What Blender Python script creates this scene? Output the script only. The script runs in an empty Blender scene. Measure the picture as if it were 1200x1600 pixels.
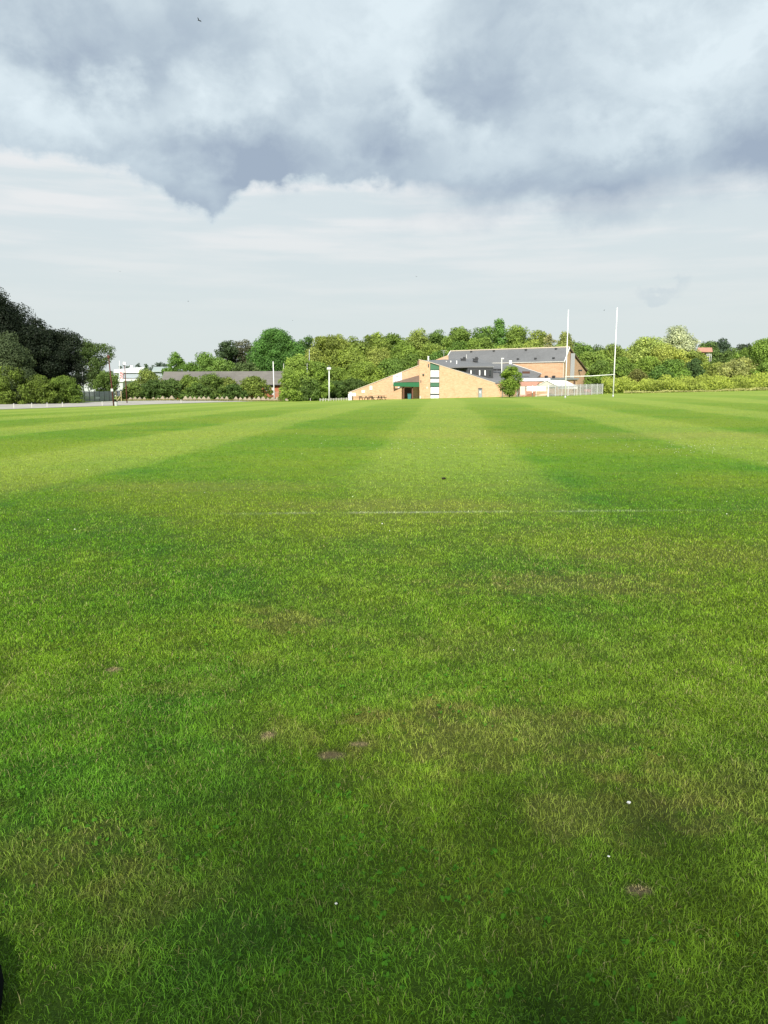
import bpy, bmesh, math, random
import numpy as np
from mathutils import Vector, Matrix
S = bpy.context.scene
COL = S.collection
R = math.radians

# ------------------------------------------------------------------ camera
F, TH, EYE = 1200.0, math.atan((800-605)/1200.0), 1.6
ct, st = math.cos(TH), math.sin(TH)
cd = bpy.data.cameras.new('camera'); cam = bpy.data.objects.new('camera', cd); COL.objects.link(cam)
cam.location = (0, 0, EYE); cam.rotation_euler = (R(90)-TH, 0, 0)
cd.sensor_fit = 'VERTICAL'; cd.sensor_height = 36; cd.lens = 27.0
cd.clip_start = .05; cd.clip_end = 6000
S.camera = cam

# ------------------------------------------------------------------ exposure, sun
S.view_settings.view_transform = 'Standard'; S.view_settings.look = 'None'
S.view_settings.gamma = 1; S.view_settings.use_curve_mapping = False
EXPO = 0.5
S.view_settings.exposure = EXPO
SUN_EL, SUN_AZ = R(33), R(4)          # azimuth: degrees to the left of straight behind the camera
tosun = Vector((-math.sin(SUN_AZ)*math.cos(SUN_EL), -math.cos(SUN_AZ)*math.cos(SUN_EL), math.sin(SUN_EL)))
sl = bpy.data.lights.new('sun', 'SUN'); sl.energy = 4.8; sl.angle = R(.9); sl.color = (1, .93, .80)
so = bpy.data.objects.new('sun', sl); COL.objects.link(so)
so.rotation_euler = tosun.to_track_quat('Z', 'Y').to_euler(); so.location = (-30, -50, 60)

# ------------------------------------------------------------------ node helpers
def srgb(r, g, b):
    f = lambda c: (c/255/12.92) if c/255 <= .04045 else ((c/255+.055)/1.055)**2.4
    return (f(r), f(g), f(b))
class NT:
    def __init__(s, t): s.t = t; s.n = t.nodes; s.l = t.links
    def new(s, k, **kw):
        n = s.n.new(k)
        for a, v in kw.items(): setattr(n, a, v)
        return n
    def put(s, sock, v):
        if v is None: return
        if isinstance(v, bpy.types.NodeSocket): s.l.new(v, sock)
        elif isinstance(v, (tuple, list)) and len(v) == 3 and sock.type == 'RGBA': sock.default_value = (*v, 1)
        else: sock.default_value = v
    def m(s, op, a, b=None, c=None, clamp=False):
        n = s.new('ShaderNodeMath', operation=op, use_clamp=clamp)
        for i, v in enumerate((a, b, c)): s.put(n.inputs[i], v)
        return n.outputs[0]
    def vm(s, op, a, b=None):
        n = s.new('ShaderNodeVectorMath', operation=op); s.put(n.inputs[0], a)
        if b is not None:
            if op == 'SCALE': s.put(n.inputs['Scale'], b)
            else: s.put(n.inputs[1], b)
        return n.outputs[0]
    def xyz(s, x, y, z=0.0):
        n = s.new('ShaderNodeCombineXYZ'); s.put(n.inputs[0], x); s.put(n.inputs[1], y); s.put(n.inputs[2], z); return n.outputs[0]
    def sep(s, v):
        n = s.new('ShaderNodeSeparateXYZ'); s.put(n.inputs[0], v); return n.outputs
    def mix(s, f, a, b, mode='MIX'):
        n = s.new('ShaderNodeMix', data_type='RGBA', blend_type=mode)
        s.put(n.inputs[0], f); s.put(n.inputs[6], a); s.put(n.inputs[7], b); return n.outputs[2]
    def rng(s, v, a, b, c=0.0, d=1.0, smooth=True):
        n = s.new('ShaderNodeMapRange', interpolation_type='SMOOTHSTEP' if smooth else 'LINEAR')
        for i, x in enumerate((v, a, b, c, d)): s.put(n.inputs[i], x)
        return n.outputs[0]
    def noise(s, v, scale, detail=3.0, rough=.5, dist=0.0, col=False):
        n = s.new('ShaderNodeTexNoise'); s.put(n.inputs['Vector'], v)
        n.inputs['Scale'].default_value = scale; n.inputs['Detail'].default_value = detail
        n.inputs['Roughness'].default_value = rough; n.inputs['Distortion'].default_value = dist
        return n.outputs['Color' if col else 'Fac']
    def curve(s, v, pts):
        n = s.new('ShaderNodeFloatCurve'); c = n.mapping.curves[0]
        n.mapping.clip_min_x = -10; n.mapping.use_clip = False
        while len(c.points) > 2: c.points.remove(c.points[0])
        for i, (x, y) in enumerate(pts):
            if i < 2: c.points[i].location = (x, y)
            else: c.points.new(x, y)
        n.mapping.update(); s.put(n.inputs['Value'], v); return n.outputs[0]

# ------------------------------------------------------------------ world: physical sky behind a broken deck of rain cloud
W = bpy.data.worlds.new('World'); S.world = W; W.use_nodes = True
w = NT(W.node_tree); w.n.clear()
sky = w.new('ShaderNodeTexSky', sky_type='NISHITA'); sky.sun_disc = False
sky.sun_elevation = SUN_EL; sky.sun_rotation = math.pi + SUN_AZ
D = w.new('ShaderNodeTexCoord').outputs['Generated']
dx, dy, dz = w.sep(D)
az = w.m('MULTIPLY', w.m('ARCTAN2', dx, dy), 180/math.pi)
el = w.m('MULTIPLY', w.m('ARCSINE', dz), 180/math.pi)
def sky_ang(px, py):
    x, y = (px-600)/F, (800-py)/F
    v = Vector((x, ct+y*st, -st+y*ct)).normalized()
    return math.degrees(math.atan2(v.x, v.y)), math.degrees(math.asin(v.z))
q = w.xyz(w.m('MULTIPLY', az, .1), w.m('MULTIPLY', el, .13), 0.0)
n1 = w.noise(q, 2.2, 6, .55); n2 = w.noise(w.vm('ADD', q, (7.3, 2.1, 0)), 1.1, 5, .5); n3 = w.noise(w.vm('ADD', q, (1.7, 9.4, 0)), 6.0, 5, .6)
c1 = w.m('SUBTRACT', n1, .5); c2 = w.m('SUBTRACT', n2, .5); c3 = w.m('SUBTRACT', n3, .5)
# underside of the dark deck (elevation as a function of azimuth)
u = w.m('DIVIDE', w.m('ADD', az, 32), 64)
def ucurve(pts, ky=30.0):
    P = []
    for px, py in pts:
        a, e = sky_ang(px, py); P.append(((a+32)/64, e/ky))
    return P
base = w.m('MULTIPLY', w.curve(u, ucurve([(-40, 245), (60, 255), (150, 268), (215, 290), (270, 325), (322, 356), (345, 352), (362, 318), (395, 300), (460, 296), (540, 296), (600, 300), (690, 335), (760, 360), (860, 366), (940, 364), (1010, 350), (1080, 330), (1150, 328), (1240, 345)])), 30.0)
rag = w.m('MULTIPLY_ADD', c1, 2.6, w.m('MULTIPLY', c3, 1.6))
hgt = w.m('ADD', w.m('SUBTRACT', el, base), rag)       # degrees above the cloud base
soft = w.rng(az, -2.0, 9.0, .9, 3.2)
deck = w.rng(w.m('DIVIDE', hgt, soft), 0, 1)
near = w.m('EXPONENT', w.m('MULTIPLY', w.m('MAXIMUM', hgt, 0), -.26))
def scurve(pts): return [((sky_ang(px, 300)[0]+32)/64, v) for px, v in pts]
amt = w.curve(u, scurve([(-40, .35), (80, .48), (180, .5), (260, .85), (340, 1.0), (420, .8), (500, .7), (580, .75), (640, .75), (720, .85), (800, .75), (860, 1.0), (940, 1.2), (1000, 1.0), (1060, .85), (1120, 1.0), (1180, 1.2), (1240, 1.2)]))
dark = w.m('MULTIPLY', w.m('MULTIPLY', near, deck), amt)
def blob(px, py, rx, ry, k, hard=0.0):
    a, e = sky_ang(px, py); s = math.degrees(1/F)
    p = w.xyz(w.m('DIVIDE', w.m('SUBTRACT', w.m('MULTIPLY_ADD', c2, 9.0, w.m('MULTIPLY_ADD', c1, 5.0, az)), a), rx*s),
              w.m('DIVIDE', w.m('SUBTRACT', w.m('MULTIPLY_ADD', c1, 6.0, w.m('MULTIPLY_ADD', c3, 2.0, el)), e), ry*s))
    L = w.new('ShaderNodeVectorMath', operation='LENGTH'); w.put(L.inputs[0], p)
    return w.m('MULTIPLY', w.rng(L.outputs['Value'], 1.0, hard), k)
total = dark
for b in [(230, 40, 240, 100, .58), (200, 110, 170, 55, .30), (370, 245, 190, 55, .50), (930, 330, 130, 42, .5), (780, 300, 90, 60, .2), (600, 225, 110, 70, .45, .1), (760, 70, 110, 150, .30, .2),
          (760, 150, 110, 70, .28), (1020, 300, 160, 60, .30), (1180, 250, 120, 70, .40), (1050, 455, 42, 12, .45, .3), (700, 320, 160, 50, .3), (430, 150, 160, 60, .25)]:
    total = w.m('ADD', total, blob(*b))
for b in [(40, 150, 150, 75, .30), (330, 130, 110, 70, .42, .1), (575, 55, 100, 80, .14, .1), (660, 170, 55, 80, .30, .2), (1010, 100, 170, 100, .30), (1150, 70, 130, 110, .30),
          (960, 205, 120, 40, .28, .2), (150, 200, 130, 40, .25), (470, 350, 130, 60, .1)]:
    total = w.m('SUBTRACT', total, blob(*b))
total = w.m('ADD', total, w.m('MULTIPLY', w.m('MULTIPLY', deck, w.m('MULTIPLY_ADD', c2, 1.0, w.m('MULTIPLY', c1, .55))), 1.0))
total = w.m('ADD', total, w.m('MULTIPLY', deck, w.rng(az, 0, 14, .17, .36)))
bl1 = w.noise(w.vm('ADD', q, (4.4, 3.3, 0)), 1.5, 9, .58, .35); bl2 = w.noise(w.vm('ADD', q, (9.1, 5.5, 0)), 3.1, 8, .6, .4)
total = w.m('ADD', total, w.m('MULTIPLY', deck, w.m('MULTIPLY_ADD', w.rng(bl1, .44, .56), -.15, .08)))
total = w.m('ADD', total, w.m('MULTIPLY', deck, w.m('MULTIPLY_ADD', w.rng(bl2, .42, .60), -.07, .04)))
total = w.rng(total, 0.0, 1.12, 0, 1, False)
# low bright stratus under the deck, faint level streaks
str_ = w.noise(w.xyz(w.m('MULTIPLY', az, .035), w.m('MULTIPLY', el, .36), 0.0), 1.9, 5, .55)
k = 2**-EXPO
def sc(c): return tuple(v*k for v in srgb(*c))
low = w.mix(w.rng(str_, .38, .66), sc((216, 227, 231)), sc((236, 238, 239)))
low = w.mix(w.rng(el, 2, 14), sc((217, 226, 226)), low)
cr = w.new('ShaderNodeValToRGB'); w.put(cr.inputs[0], total)
for i, (p, c) in enumerate([(0, (228, 241, 247)), (.3, (209, 223, 231)), (.62, (186, 201, 213)), (1, (162, 177, 195))]):
    e = cr.color_ramp.elements[i] if i < 2 else cr.color_ramp.elements.new(p)
    e.position = p; e.color = (*sc(c), 1)
cloud = w.mix(deck, low, cr.outputs[0])
cloud = w.mix(w.m('MULTIPLY', w.m('SUBTRACT', 1.0, deck), w.m('MULTIPLY', total, .9)), cloud, sc((190, 204, 214)))
skyc = w.mix(1.0, sky.outputs[0], (.10, .10, .10), 'MULTIPLY')
allc = w.mix(.96, skyc, cloud)
bg = w.new('ShaderNodeBackground'); w.put(bg.inputs[0], allc); bg.inputs[1].default_value = 1.0
ow = w.new('ShaderNodeOutputWorld'); w.l.new(bg.outputs[0], ow.inputs[0])

# ------------------------------------------------------------------ pixel -> world
def at(px, py, Y):
    t = (800-py)/F
    h = Y*(t*ct-st)/(ct+t*st); d = Y*ct-h*st
    return Vector(((px-600)/F*d, Y, h+EYE))
def sst(a, b, x):
    t = np.clip((x-a)/(b-a), 0, 1); return t*t*(3-2*t)
def terr(X, Y):
    X = np.asarray(X, float); Y = np.asarray(Y, float)
    xs = np.clip(X, -35, 110)
    z = sst(8, 90, Y)*xs*.0215 - .72*sst(70, 150, Y)*sst(-40, -8, X)
    z = z + 2.6*sst(165, 215, Y)*sst(40, 90, X) + .5*sst(250, 700, Y)
    return z
def tz(X, Y): return float(terr(X, Y))
def gr(px, py):                       # ground point seen at a pixel of the photograph
    lo, hi = 1.2, 400.0
    for _ in range(60):
        mid = (lo+hi)/2; p = at(px, py, mid)
        if p.z > tz(p.x, p.y): lo = mid
        else: hi = mid
    p = at(px, py, lo); p.z = tz(p.x, p.y); return p
def foot(px, Y):
    X = (px-600)/F*Y*1.0*ct; X = at(px, 620, Y).x
    return Vector((X, Y, tz(X, Y)))

# ------------------------------------------------------------------ materials
MATS = {}
def mat(name, col, rough=.7, var=.12, scale=3.0, metal=0.0, bump=0.0, spec=.4):
    if name in MATS: return MATS[name]
    M = bpy.data.materials.new(name); M.use_nodes = True; t = NT(M.node_tree)
    b = t.n['Principled BSDF']; P = t.new('ShaderNodeNewGeometry').outputs['Position']
    n = t.noise(P, scale, 4, .6); n2 = t.noise(P, scale*.13, 3, .5)
    f = t.m('ADD', t.m('MULTIPLY', t.m('SUBTRACT', n, .5), var*2.4), t.m('MULTIPLY_ADD', t.m('SUBTRACT', n2, .5), var*2.4, 1.0))
    t.put(b.inputs['Base Color'], t.vm('SCALE', col, f))
    b.inputs['Roughness'].default_value = rough; b.inputs['Metallic'].default_value = metal
    b.inputs['Specular IOR Level'].default_value = spec
    if bump:
        bp = t.new('ShaderNodeBump'); bp.inputs['Strength'].default_value = bump; bp.inputs['Distance'].default_value = .02
        t.put(bp.inputs['Height'], n); t.l.new(bp.outputs[0], b.inputs['Normal'])
    MATS[name] = M; return M
def brick(name, a, b_, mortar):
    M = bpy.data.materials.new(name); M.use_nodes = True; t = NT(M.node_tree); b = t.n['Principled BSDF']
    P = t.new('ShaderNodeNewGeometry').outputs['Position']; x, y, z = t.sep(P)
    v = t.xyz(t.m('ADD', x, t.m('MULTIPLY', y, .6)), z)
    br = t.new('ShaderNodeTexBrick'); t.put(br.inputs['Vector'], v)
    t.put(br.inputs['Color1'], a); t.put(br.inputs['Color2'], b_); t.put(br.inputs['Mortar'], mortar)
    br.inputs['Scale'].default_value = 1.0; br.inputs['Brick Width'].default_value = .225*2; br.inputs['Row Height'].default_value = .075*2; br.inputs['Mortar Size'].default_value = .014
    n = t.noise(v, 1.3, 5, .65); n2 = t.noise(v, 9, 3, .6); n3 = t.noise(t.xyz(x, t.m('MULTIPLY', z, 5.0)), .9, 4, .6)
    c = t.mix(t.rng(n, .5, .8, 0, .7), br.outputs[0], tuple(v*.68 for v in a))
    c = t.mix(t.rng(n3, .50, .70, 0, .5), c, (b_[0]*.80, b_[1]*.70, b_[2]*.65))
    n4 = t.noise(t.xyz(t.m('MULTIPLY', x, 1.0), t.m('MULTIPLY', z, 1.6)), 2.6, 4, .7); c = t.mix(t.rng(n4, .56, .68, 0, .6), c, (a[0]*.76, a[1]*.68, a[2]*.64))
    c = t.mix(t.rng(n2, .5, .8, 0, .5), c, tuple(min(1, v*1.15) for v in b_))
    t.put(b.inputs['Base Color'], c); b.inputs['Roughness'].default_value = .9; b.inputs['Specular IOR Level'].default_value = .15
    MATS[name] = M; return M
brick_buff = brick('buff_brick', (.50, .305, .180), (.575, .38, .24), (.52, .41, .31))
brick_red = brick('red_brick', (.36, .10, .05), (.42, .14, .07), (.35, .25, .2))
slate = mat('slate_roof', (.150, .153, .160), .6, .18, 2.0)
slate_dark = mat('slate_dark', (.028, .031, .036), .6, .15, 2.0)
tile_brown = mat('brown_tiles', (.17, .115, .085), .85, .25, 1.5)
tile_grey = mat('weathered_tiles', (.145, .137, .125), .85, .28, 1.2)
tile_pink = mat('pink_tiles', (.42, .22, .16), .8, .15, 2.0)
white = mat('white_paint', (.70, .71, .71), .45, .05, 2.0)
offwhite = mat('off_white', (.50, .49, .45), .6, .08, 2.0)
cream_cop = mat('stone_coping', (.52, .45, .35), .8, .12, 2.0)
canvas_w = mat('white_canvas', (.80, .81, .82), .6, .05, 1.0)
green_paint = mat('green_paint', (.010, .115, .045), .4, .08, 2.0)
green_panel = mat('green_panel', (.05, .14, .085), .4, .1, 2.0)
glass = mat('window_glass', (.74, .76, .77), .12, .06, 1.0, spec=.9)
glass_dark = mat('dark_glass', (.03, .035, .04), .12, .1, 1.0, spec=.9)
frame_dark = mat('dark_frame', (.04, .05, .05), .5, .1)
grey_metal = mat('galvanised_steel', (.44, .46, .475), .5, .12, 2.5, metal=.1)
grey_paint = mat('grey_paint', (.25, .27, .29), .5, .1)
black_mat = mat('black_rubber', (.0035, .0045, .005), .95, .2, spec=.05)
rust = mat('rusty_steel', (.085, .028, .018), .8, .35, 6.0)
wood_dark = mat('weathered_wood', (.050, .036, .026), .85, .3, 5.0)
conc = mat('pale_concrete', (.40, .37, .32), .9, .22, 3.0)
conc_tan = mat('tan_concrete', (.27, .235, .175), .95, .35, 3.0)
siding = mat('white_siding', (.40, .43, .46), .5, .05, .3)
siding2 = mat('grey_siding', (.27, .31, .35), .5, .06, .3)
teal = mat('teal_plastic', (.02, .14, .15), .5, .1)
redp = mat('pink_red_paint', (.55, .16, .17), .5, .1)
bark = mat('bark', (.075, .055, .038), .95, .35, 8.0, bump=.4)
bird_m = mat('black_feathers', (.012, .012, .014), .7, .1)
gravel = None

# ------------------------------------------------------------------ mesh builder
class MB:
    def __init__(s): s.v = []; s.f = []
    def add(s, vs, fs):
        o = len(s.v); s.v += [tuple(p) for p in vs]; s.f += [tuple(i+o for i in f) for f in fs]; return s
    def box(s, c, d, rz=0.0):
        c = Vector(c); M = Matrix.Rotation(rz, 3, 'Z')
        vs = [c+M @ Vector((x*d[0]/2, y*d[1]/2, z*d[2]/2)) for x in (-1, 1) for y in (-1, 1) for z in (-1, 1)]
        return s.add(vs, [(0, 1, 3, 2), (4, 6, 7, 5), (0, 4, 5, 1), (2, 3, 7, 6), (0, 2, 6, 4), (1, 5, 7, 3)])
    def beam(s, a, b, wd, up=(0, 0, 1), ht=None):
        a, b = Vector(a), Vector(b); t = (b-a).normalized(); u = Vector(up)
        if abs(t.dot(u)) > .98: u = Vector((1, 0, 0))
        x = t.cross(u).normalized(); y = x.cross(t).normalized(); ht = ht or wd
        vs = [p+x*i*wd/2+y*j*ht/2 for p in (a, b) for i, j in ((-1, -1), (1, -1), (1, 1), (-1, 1))]
        return s.add(vs, [(3, 2, 1, 0), (4, 5, 6, 7), (0, 1, 5, 4), (1, 2, 6, 5), (2, 3, 7, 6), (3, 0, 4, 7)])
    def tube(s, pts, rad, n=8):
        pts = [Vector(p) for p in pts]; rad = rad if isinstance(rad, (list, tuple)) else [rad]*len(pts); vs = []; fs = []
        for i, p in enumerate(pts):
            t = (pts[min(i+1, len(pts)-1)]-pts[max(i-1, 0)]).normalized()
            u = Vector((0, 0, 1)) if abs(t.z) < .9 else Vector((1, 0, 0)); x = t.cross(u).normalized(); y = t.cross(x)
            vs += [p+(x*math.cos(2*math.pi*k/n)+y*math.sin(2*math.pi*k/n))*rad[i] for k in range(n)]
        for i in range(len(pts)-1):
            fs += [(i*n+k, i*n+(k+1) % n, (i+1)*n+(k+1) % n, (i+1)*n+k) for k in range(n)]
        fs += [tuple(range(n))[::-1], tuple((len(pts)-1)*n+k for k in range(n))]
        return s.add(vs, fs)
    def extr(s, poly, vec):            # polygon (list of 3D points) swept along vec
        n = len(poly); vec = Vector(vec)
        vs = [Vector(p) for p in poly]+[Vector(p)+vec for p in poly]
        return s.add(vs, [tuple(range(n)), tuple(range(2*n-1, n-1, -1))]+[(i, i+n, (i+1) % n+n, (i+1) % n) for i in range(n)])
    def build(s, name, m, parent=None, smooth=False):
        me = bpy.data.meshes.new(name); me.from_pydata(s.v, [], s.f)
        bm = bmesh.new(); bm.from_mesh(me); bmesh.ops.recalc_face_normals(bm, faces=bm.faces); bm.to_mesh(me); bm.free()
        if smooth: me.polygons.foreach_set('use_smooth', [True]*len(me.polygons))
        me.materials.append(m); o = bpy.data.objects.new(name, me); COL.objects.link(o)
        if parent: o.parent = parent; o.matrix_parent_inverse = Matrix.Translation(-Vector(parent.location)) if parent.parent is None else Matrix()
        return o
def tag(o, label=None, cat=None, group=None, kind=None):
    if label: o['label'] = label
    if cat: o['category'] = cat
    if group: o['group'] = group
    if kind: o['kind'] = kind
    return o
def thing(name, loc, label, cat, group=None):
    o = bpy.data.objects.new(name, None); COL.objects.link(o); o.location = loc; o.empty_display_size = .3
    return tag(o, label, cat, group)
def dup(root, loc, label, scale=None, rz=None):
    r = root.copy(); COL.objects.link(r); r.location = loc; r['label'] = label
    if scale: r.scale = scale
    if rz is not None: r.rotation_euler = (0, 0, rz)
    for ch in list(root.children):
        c = ch.copy(); COL.objects.link(c); c.parent = r
        for g in list(ch.children):
            d = g.copy(); COL.objects.link(d); d.parent = c
    return r
def npmesh(name, V, loops, starts, totals, m, attr=None, attr_dom='POINT', smooth=False):
    me = bpy.data.meshes.new(name)
    me.vertices.add(len(V)); me.vertices.foreach_set('co', V.astype(np.float32).ravel())
    me.loops.add(len(loops)); me.loops.foreach_set('vertex_index', loops.astype(np.int32))
    me.polygons.add(len(starts)); me.polygons.foreach_set('loop_start', starts.astype(np.int32))
    try: me.polygons.foreach_set('loop_total', totals.astype(np.int32))
    except Exception: pass
    me.update(calc_edges=True)
    if attr is not None:
        a = me.attributes.new('tint', 'FLOAT', attr_dom); a.data.foreach_set('value', attr.astype(np.float32))
    if smooth: me.polygons.foreach_set('use_smooth', np.ones(len(starts), bool))
    me.materials.append(m)
    o = bpy.data.objects.new(name, me); COL.objects.link(o); return o

# ------------------------------------------------------------------ grass colour (shared by the turf and its blades)
G = bpy.data.node_groups.new('turf_colour', 'ShaderNodeTree')
G.interface.new_socket('Color', in_out='OUTPUT', socket_type='NodeSocketColor')
g = NT(G); P = g.new('ShaderNodeNewGeometry').outputs['Position']; gx, gy, gz = g.sep(P)
flat = g.xyz(gx, gy)
LUSH, MID, YEL, STRAW, SOIL = (.068, .212, .015), (.146, .282, .015), (.262, .328, .030), (.30, .25, .095), (.21, .125, .055)
na = g.noise(flat, .55, 5, .6); nb = g.noise(g.vm('ADD', flat, (31, 7, 0)), .16, 4, .55); nc = g.noise(flat, 5.5, 4, .65); nd = g.noise(g.vm('ADD', flat, (3, 50, 0)), 1.7, 5, .65)
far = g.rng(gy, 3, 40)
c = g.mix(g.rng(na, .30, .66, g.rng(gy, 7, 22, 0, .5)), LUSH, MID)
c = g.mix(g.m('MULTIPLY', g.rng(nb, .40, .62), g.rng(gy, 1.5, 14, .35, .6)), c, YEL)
c = g.mix(g.rng(nd, .52, .74, 0, .32), c, (.27, .25, .06))
# mowing stripes: passes run away from the camera towards the clubhouse
ang = math.atan(92/1200)
uu = g.m('SUBTRACT', g.m('MULTIPLY', gx, math.cos(ang)), g.m('MULTIPLY', gy, math.sin(ang)))
uu = g.m('ADD', uu, g.m('MULTIPLY', g.m('SUBTRACT', g.noise(flat, .05, 2, .5), .5), 2.6))
uu = g.m('ADD', uu, g.m('MULTIPLY', g.m('SUBTRACT', g.noise(flat, .5, 3, .5), .5), .45))
stp = g.m('SINE', g.m('MULTIPLY_ADD', uu, 2*math.pi/8.4, math.pi/2-.1))
stp = g.rng(stp, -.6, .6, -1, 1)
stp = g.m('MULTIPLY', stp, g.rng(gy, 3, 18, .15, .85))
c = g.mix(g.rng(stp, 0, 1, 0, .54), c, (.32, .40, .07))
c = g.mix(g.rng(stp, 0, -1, 0, .36), c, (.125, .235, .010))
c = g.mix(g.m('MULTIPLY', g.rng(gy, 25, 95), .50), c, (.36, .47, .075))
# worn, dry and bare places
def patch(c, px, py, rx, ry, col, k, rag=.5):
    p = gr(px, py); q1 = g.m('DIVIDE', g.m('SUBTRACT', gx, p.x), rx); q2 = g.m('DIVIDE', g.m('SUBTRACT', gy, p.y), ry)
    r = g.m('SQRT', g.m('ADD', g.m('MULTIPLY', q1, q1), g.m('MULTIPLY', q2, q2)))
    r = g.m('ADD', r, g.m('MULTIPLY', g.m('SUBTRACT', nc, .5), rag*2.4))
    return g.mix(g.rng(r, 1.15, .35, 0, k), c, col)
DRY = [(780, 1150, .75, .42, .55), (960, 1270, .5, .22, .55), (450, 972, .35, .3, .6), (900, 912, 1.2, .5, .55), (1150, 1230, .5, .3, .35), (60, 1340, .35, .3, .4), (620, 790, 2.2, .7, .35),
       (1130, 870, 1.6, .7, .3), (230, 1390, .25, .3, .35), (690, 1110, .35, .2, .4), (1000, 680, 9, 2.2, .35), (300, 760, 3, .9, .3), (760, 1010, .7, .4, .25), (440, 1150, .3, .2, .35)]
for px, py, rx, ry, k_ in DRY: c = patch(c, px, py, rx, ry, (.33, .28, .09), k_*.62, 1.5)
BARE = [(515, 1181, .075, .05), (996, 1391, .055, .036), (178, 1047, .055, .05), (418, 1150, .04, .05), (560, 1163, .05, .03)]
for px, py, rx, ry in BARE: c = patch(c, px, py, rx*.95, ry*.95, (.42, .34, .19), .9, .7)
# faded touchline
ly = g.m('ABSOLUTE', g.m('SUBTRACT', gy, g.m('MULTIPLY_ADD', gx, .045, gr(600, 801).y)))
lf = g.m('MULTIPLY', g.rng(ly, .085, .04), g.m('MULTIPLY', g.rng(g.noise(flat, 9, 4, .7), .34, .56), g.rng(g.noise(flat, .8, 2, .5), .30, .50)))
lf = g.m('MULTIPLY', lf, g.m('MULTIPLY', g.rng(gx, -2.6, -.6), g.rng(gx, 5.5, 1.0)))
c = g.mix(g.m('MULTIPLY', lf, .5), c, (.55, .60, .45))
go = g.new('NodeGroupOutput'); g.l.new(c, go.inputs[0])

def turf_mat(name, blade):
    M = bpy.data.materials.new(name); M.use_nodes = True; t = NT(M.node_tree); b = t.n['Principled BSDF']
    gn = t.new('ShaderNodeGroup'); gn.node_tree = G; col = gn.outputs[0]
    P = t.new('ShaderNodeNewGeometry').outputs['Position']
    b.inputs['Roughness'].default_value = .75; b.inputs['Specular IOR Level'].default_value = .12
    if blade:
        a = t.new('ShaderNodeAttribute', attribute_name='tint').outputs['Fac']
        kk = t.rng(t.sep(P)[1], 4, 22, 1.0, .35); col = t.vm('SCALE', col, t.m('MULTIPLY_ADD', t.m('SUBTRACT', t.rng(a, 0, 1, .40, 2.0, False), 1.05), kk, 1.05))
        col = t.mix(t.m('MULTIPLY', t.rng(a, .93, .96), t.rng(t.sep(P)[1], 4, 16, 1, .3)), col, (.38, .36, .15))
        b.inputs['Roughness'].default_value = .5; b.inputs['Specular IOR Level'].default_value = .2
        tr = t.new('ShaderNodeBsdfTranslucent'); t.put(tr.inputs[0], t.vm('MULTIPLY', col, (1.25, 1.25, .6)))
        mx = t.new('ShaderNodeMixShader'); mx.inputs[0].default_value = .32
        t.l.new(b.outputs[0], mx.inputs[1]); t.l.new(tr.outputs[0], mx.inputs[2])
        t.l.new(mx.outputs[0], t.n['Material Output'].inputs['Surface'])
    else:
        x, y, z = t.sep(P)
        nz = t.noise(P, 26, 3, .7); nz2 = t.noise(t.xyz(x, t.m('MULTIPLY', y, .35)), 6, 4, .7)
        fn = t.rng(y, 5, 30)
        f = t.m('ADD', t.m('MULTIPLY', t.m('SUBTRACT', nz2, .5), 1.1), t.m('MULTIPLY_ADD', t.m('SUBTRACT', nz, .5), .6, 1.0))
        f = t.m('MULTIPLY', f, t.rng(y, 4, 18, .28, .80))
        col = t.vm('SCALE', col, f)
        bp = t.new('ShaderNodeBump'); bp.inputs['Strength'].default_value = .7; bp.inputs['Distance'].default_value = .03
        t.put(bp.inputs['Height'], t.noise(P, 30, 4, .7)); t.l.new(bp.outputs[0], b.inputs['Normal'])
    t.put(b.inputs['Base Color'], col); MATS[name] = M; return M
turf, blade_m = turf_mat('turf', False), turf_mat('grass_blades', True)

# ------------------------------------------------------------------ the ground
def axis(segs):
    out = []
    for a, b, stp_ in segs: out += list(np.arange(a, b, stp_))
    out.append(segs[-1][1]); return np.array(out)
xs = axis([(-2600, -400, 200), (-400, -120, 20), (-120, 120, 3), (120, 400, 20), (400, 2600, 200)])
ys = axis([(-300, 0, 30), (0, 12, 1.5), (12, 230, 3), (230, 500, 30), (500, 4000, 250)])
XX, YY = np.meshgrid(xs, ys, indexing='ij')
ZZ = terr(XX, YY)
V = np.stack([XX, YY, ZZ], -1).reshape(-1, 3); nx, ny = len(xs), len(ys)
I, J = np.meshgrid(np.arange(nx-1), np.arange(ny-1), indexing='ij'); q0 = (I*ny+J).ravel()
L = np.stack([q0, q0+ny, q0+ny+1, q0+1], -1)
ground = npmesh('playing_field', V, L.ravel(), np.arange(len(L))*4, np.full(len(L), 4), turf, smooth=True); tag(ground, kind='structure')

# gravel track along the left edge
M = bpy.data.materials.new('gravel'); M.use_nodes = True; t = NT(M.node_tree); b = t.n['Principled BSDF']
P = t.new('ShaderNodeNewGeometry').outputs['Position']
t.put(b.inputs['Base Color'], t.mix(t.rng(t.noise(P, .35, 5, .65), .35, .65), (.30, .29, .265), (.42, .40, .36))); b.inputs['Roughness'].default_value = .95
gravel = M
def strip(name, A, B, m, dz, n=60):
    mb = MB(); vs = []; fs = []
    def lerp(P_, s):
        s *= len(P_)-1; i = min(int(s), len(P_)-2); return P_[i].lerp(P_[i+1], s-i)
    K = 8
    for i in range(n+1):
        a, b_ = lerp(A, i/n), lerp(B, i/n)
        for j in range(K+1):
            p = a.lerp(b_, j/K); p.z = tz(p.x, p.y)+dz; vs.append(p)
    for i in range(n):
        for j in range(K): o = i*(K+1)+j; fs.append((o, o+1, o+K+2, o+K+1))
    return mb.add(vs, fs).build(name, m)
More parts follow.
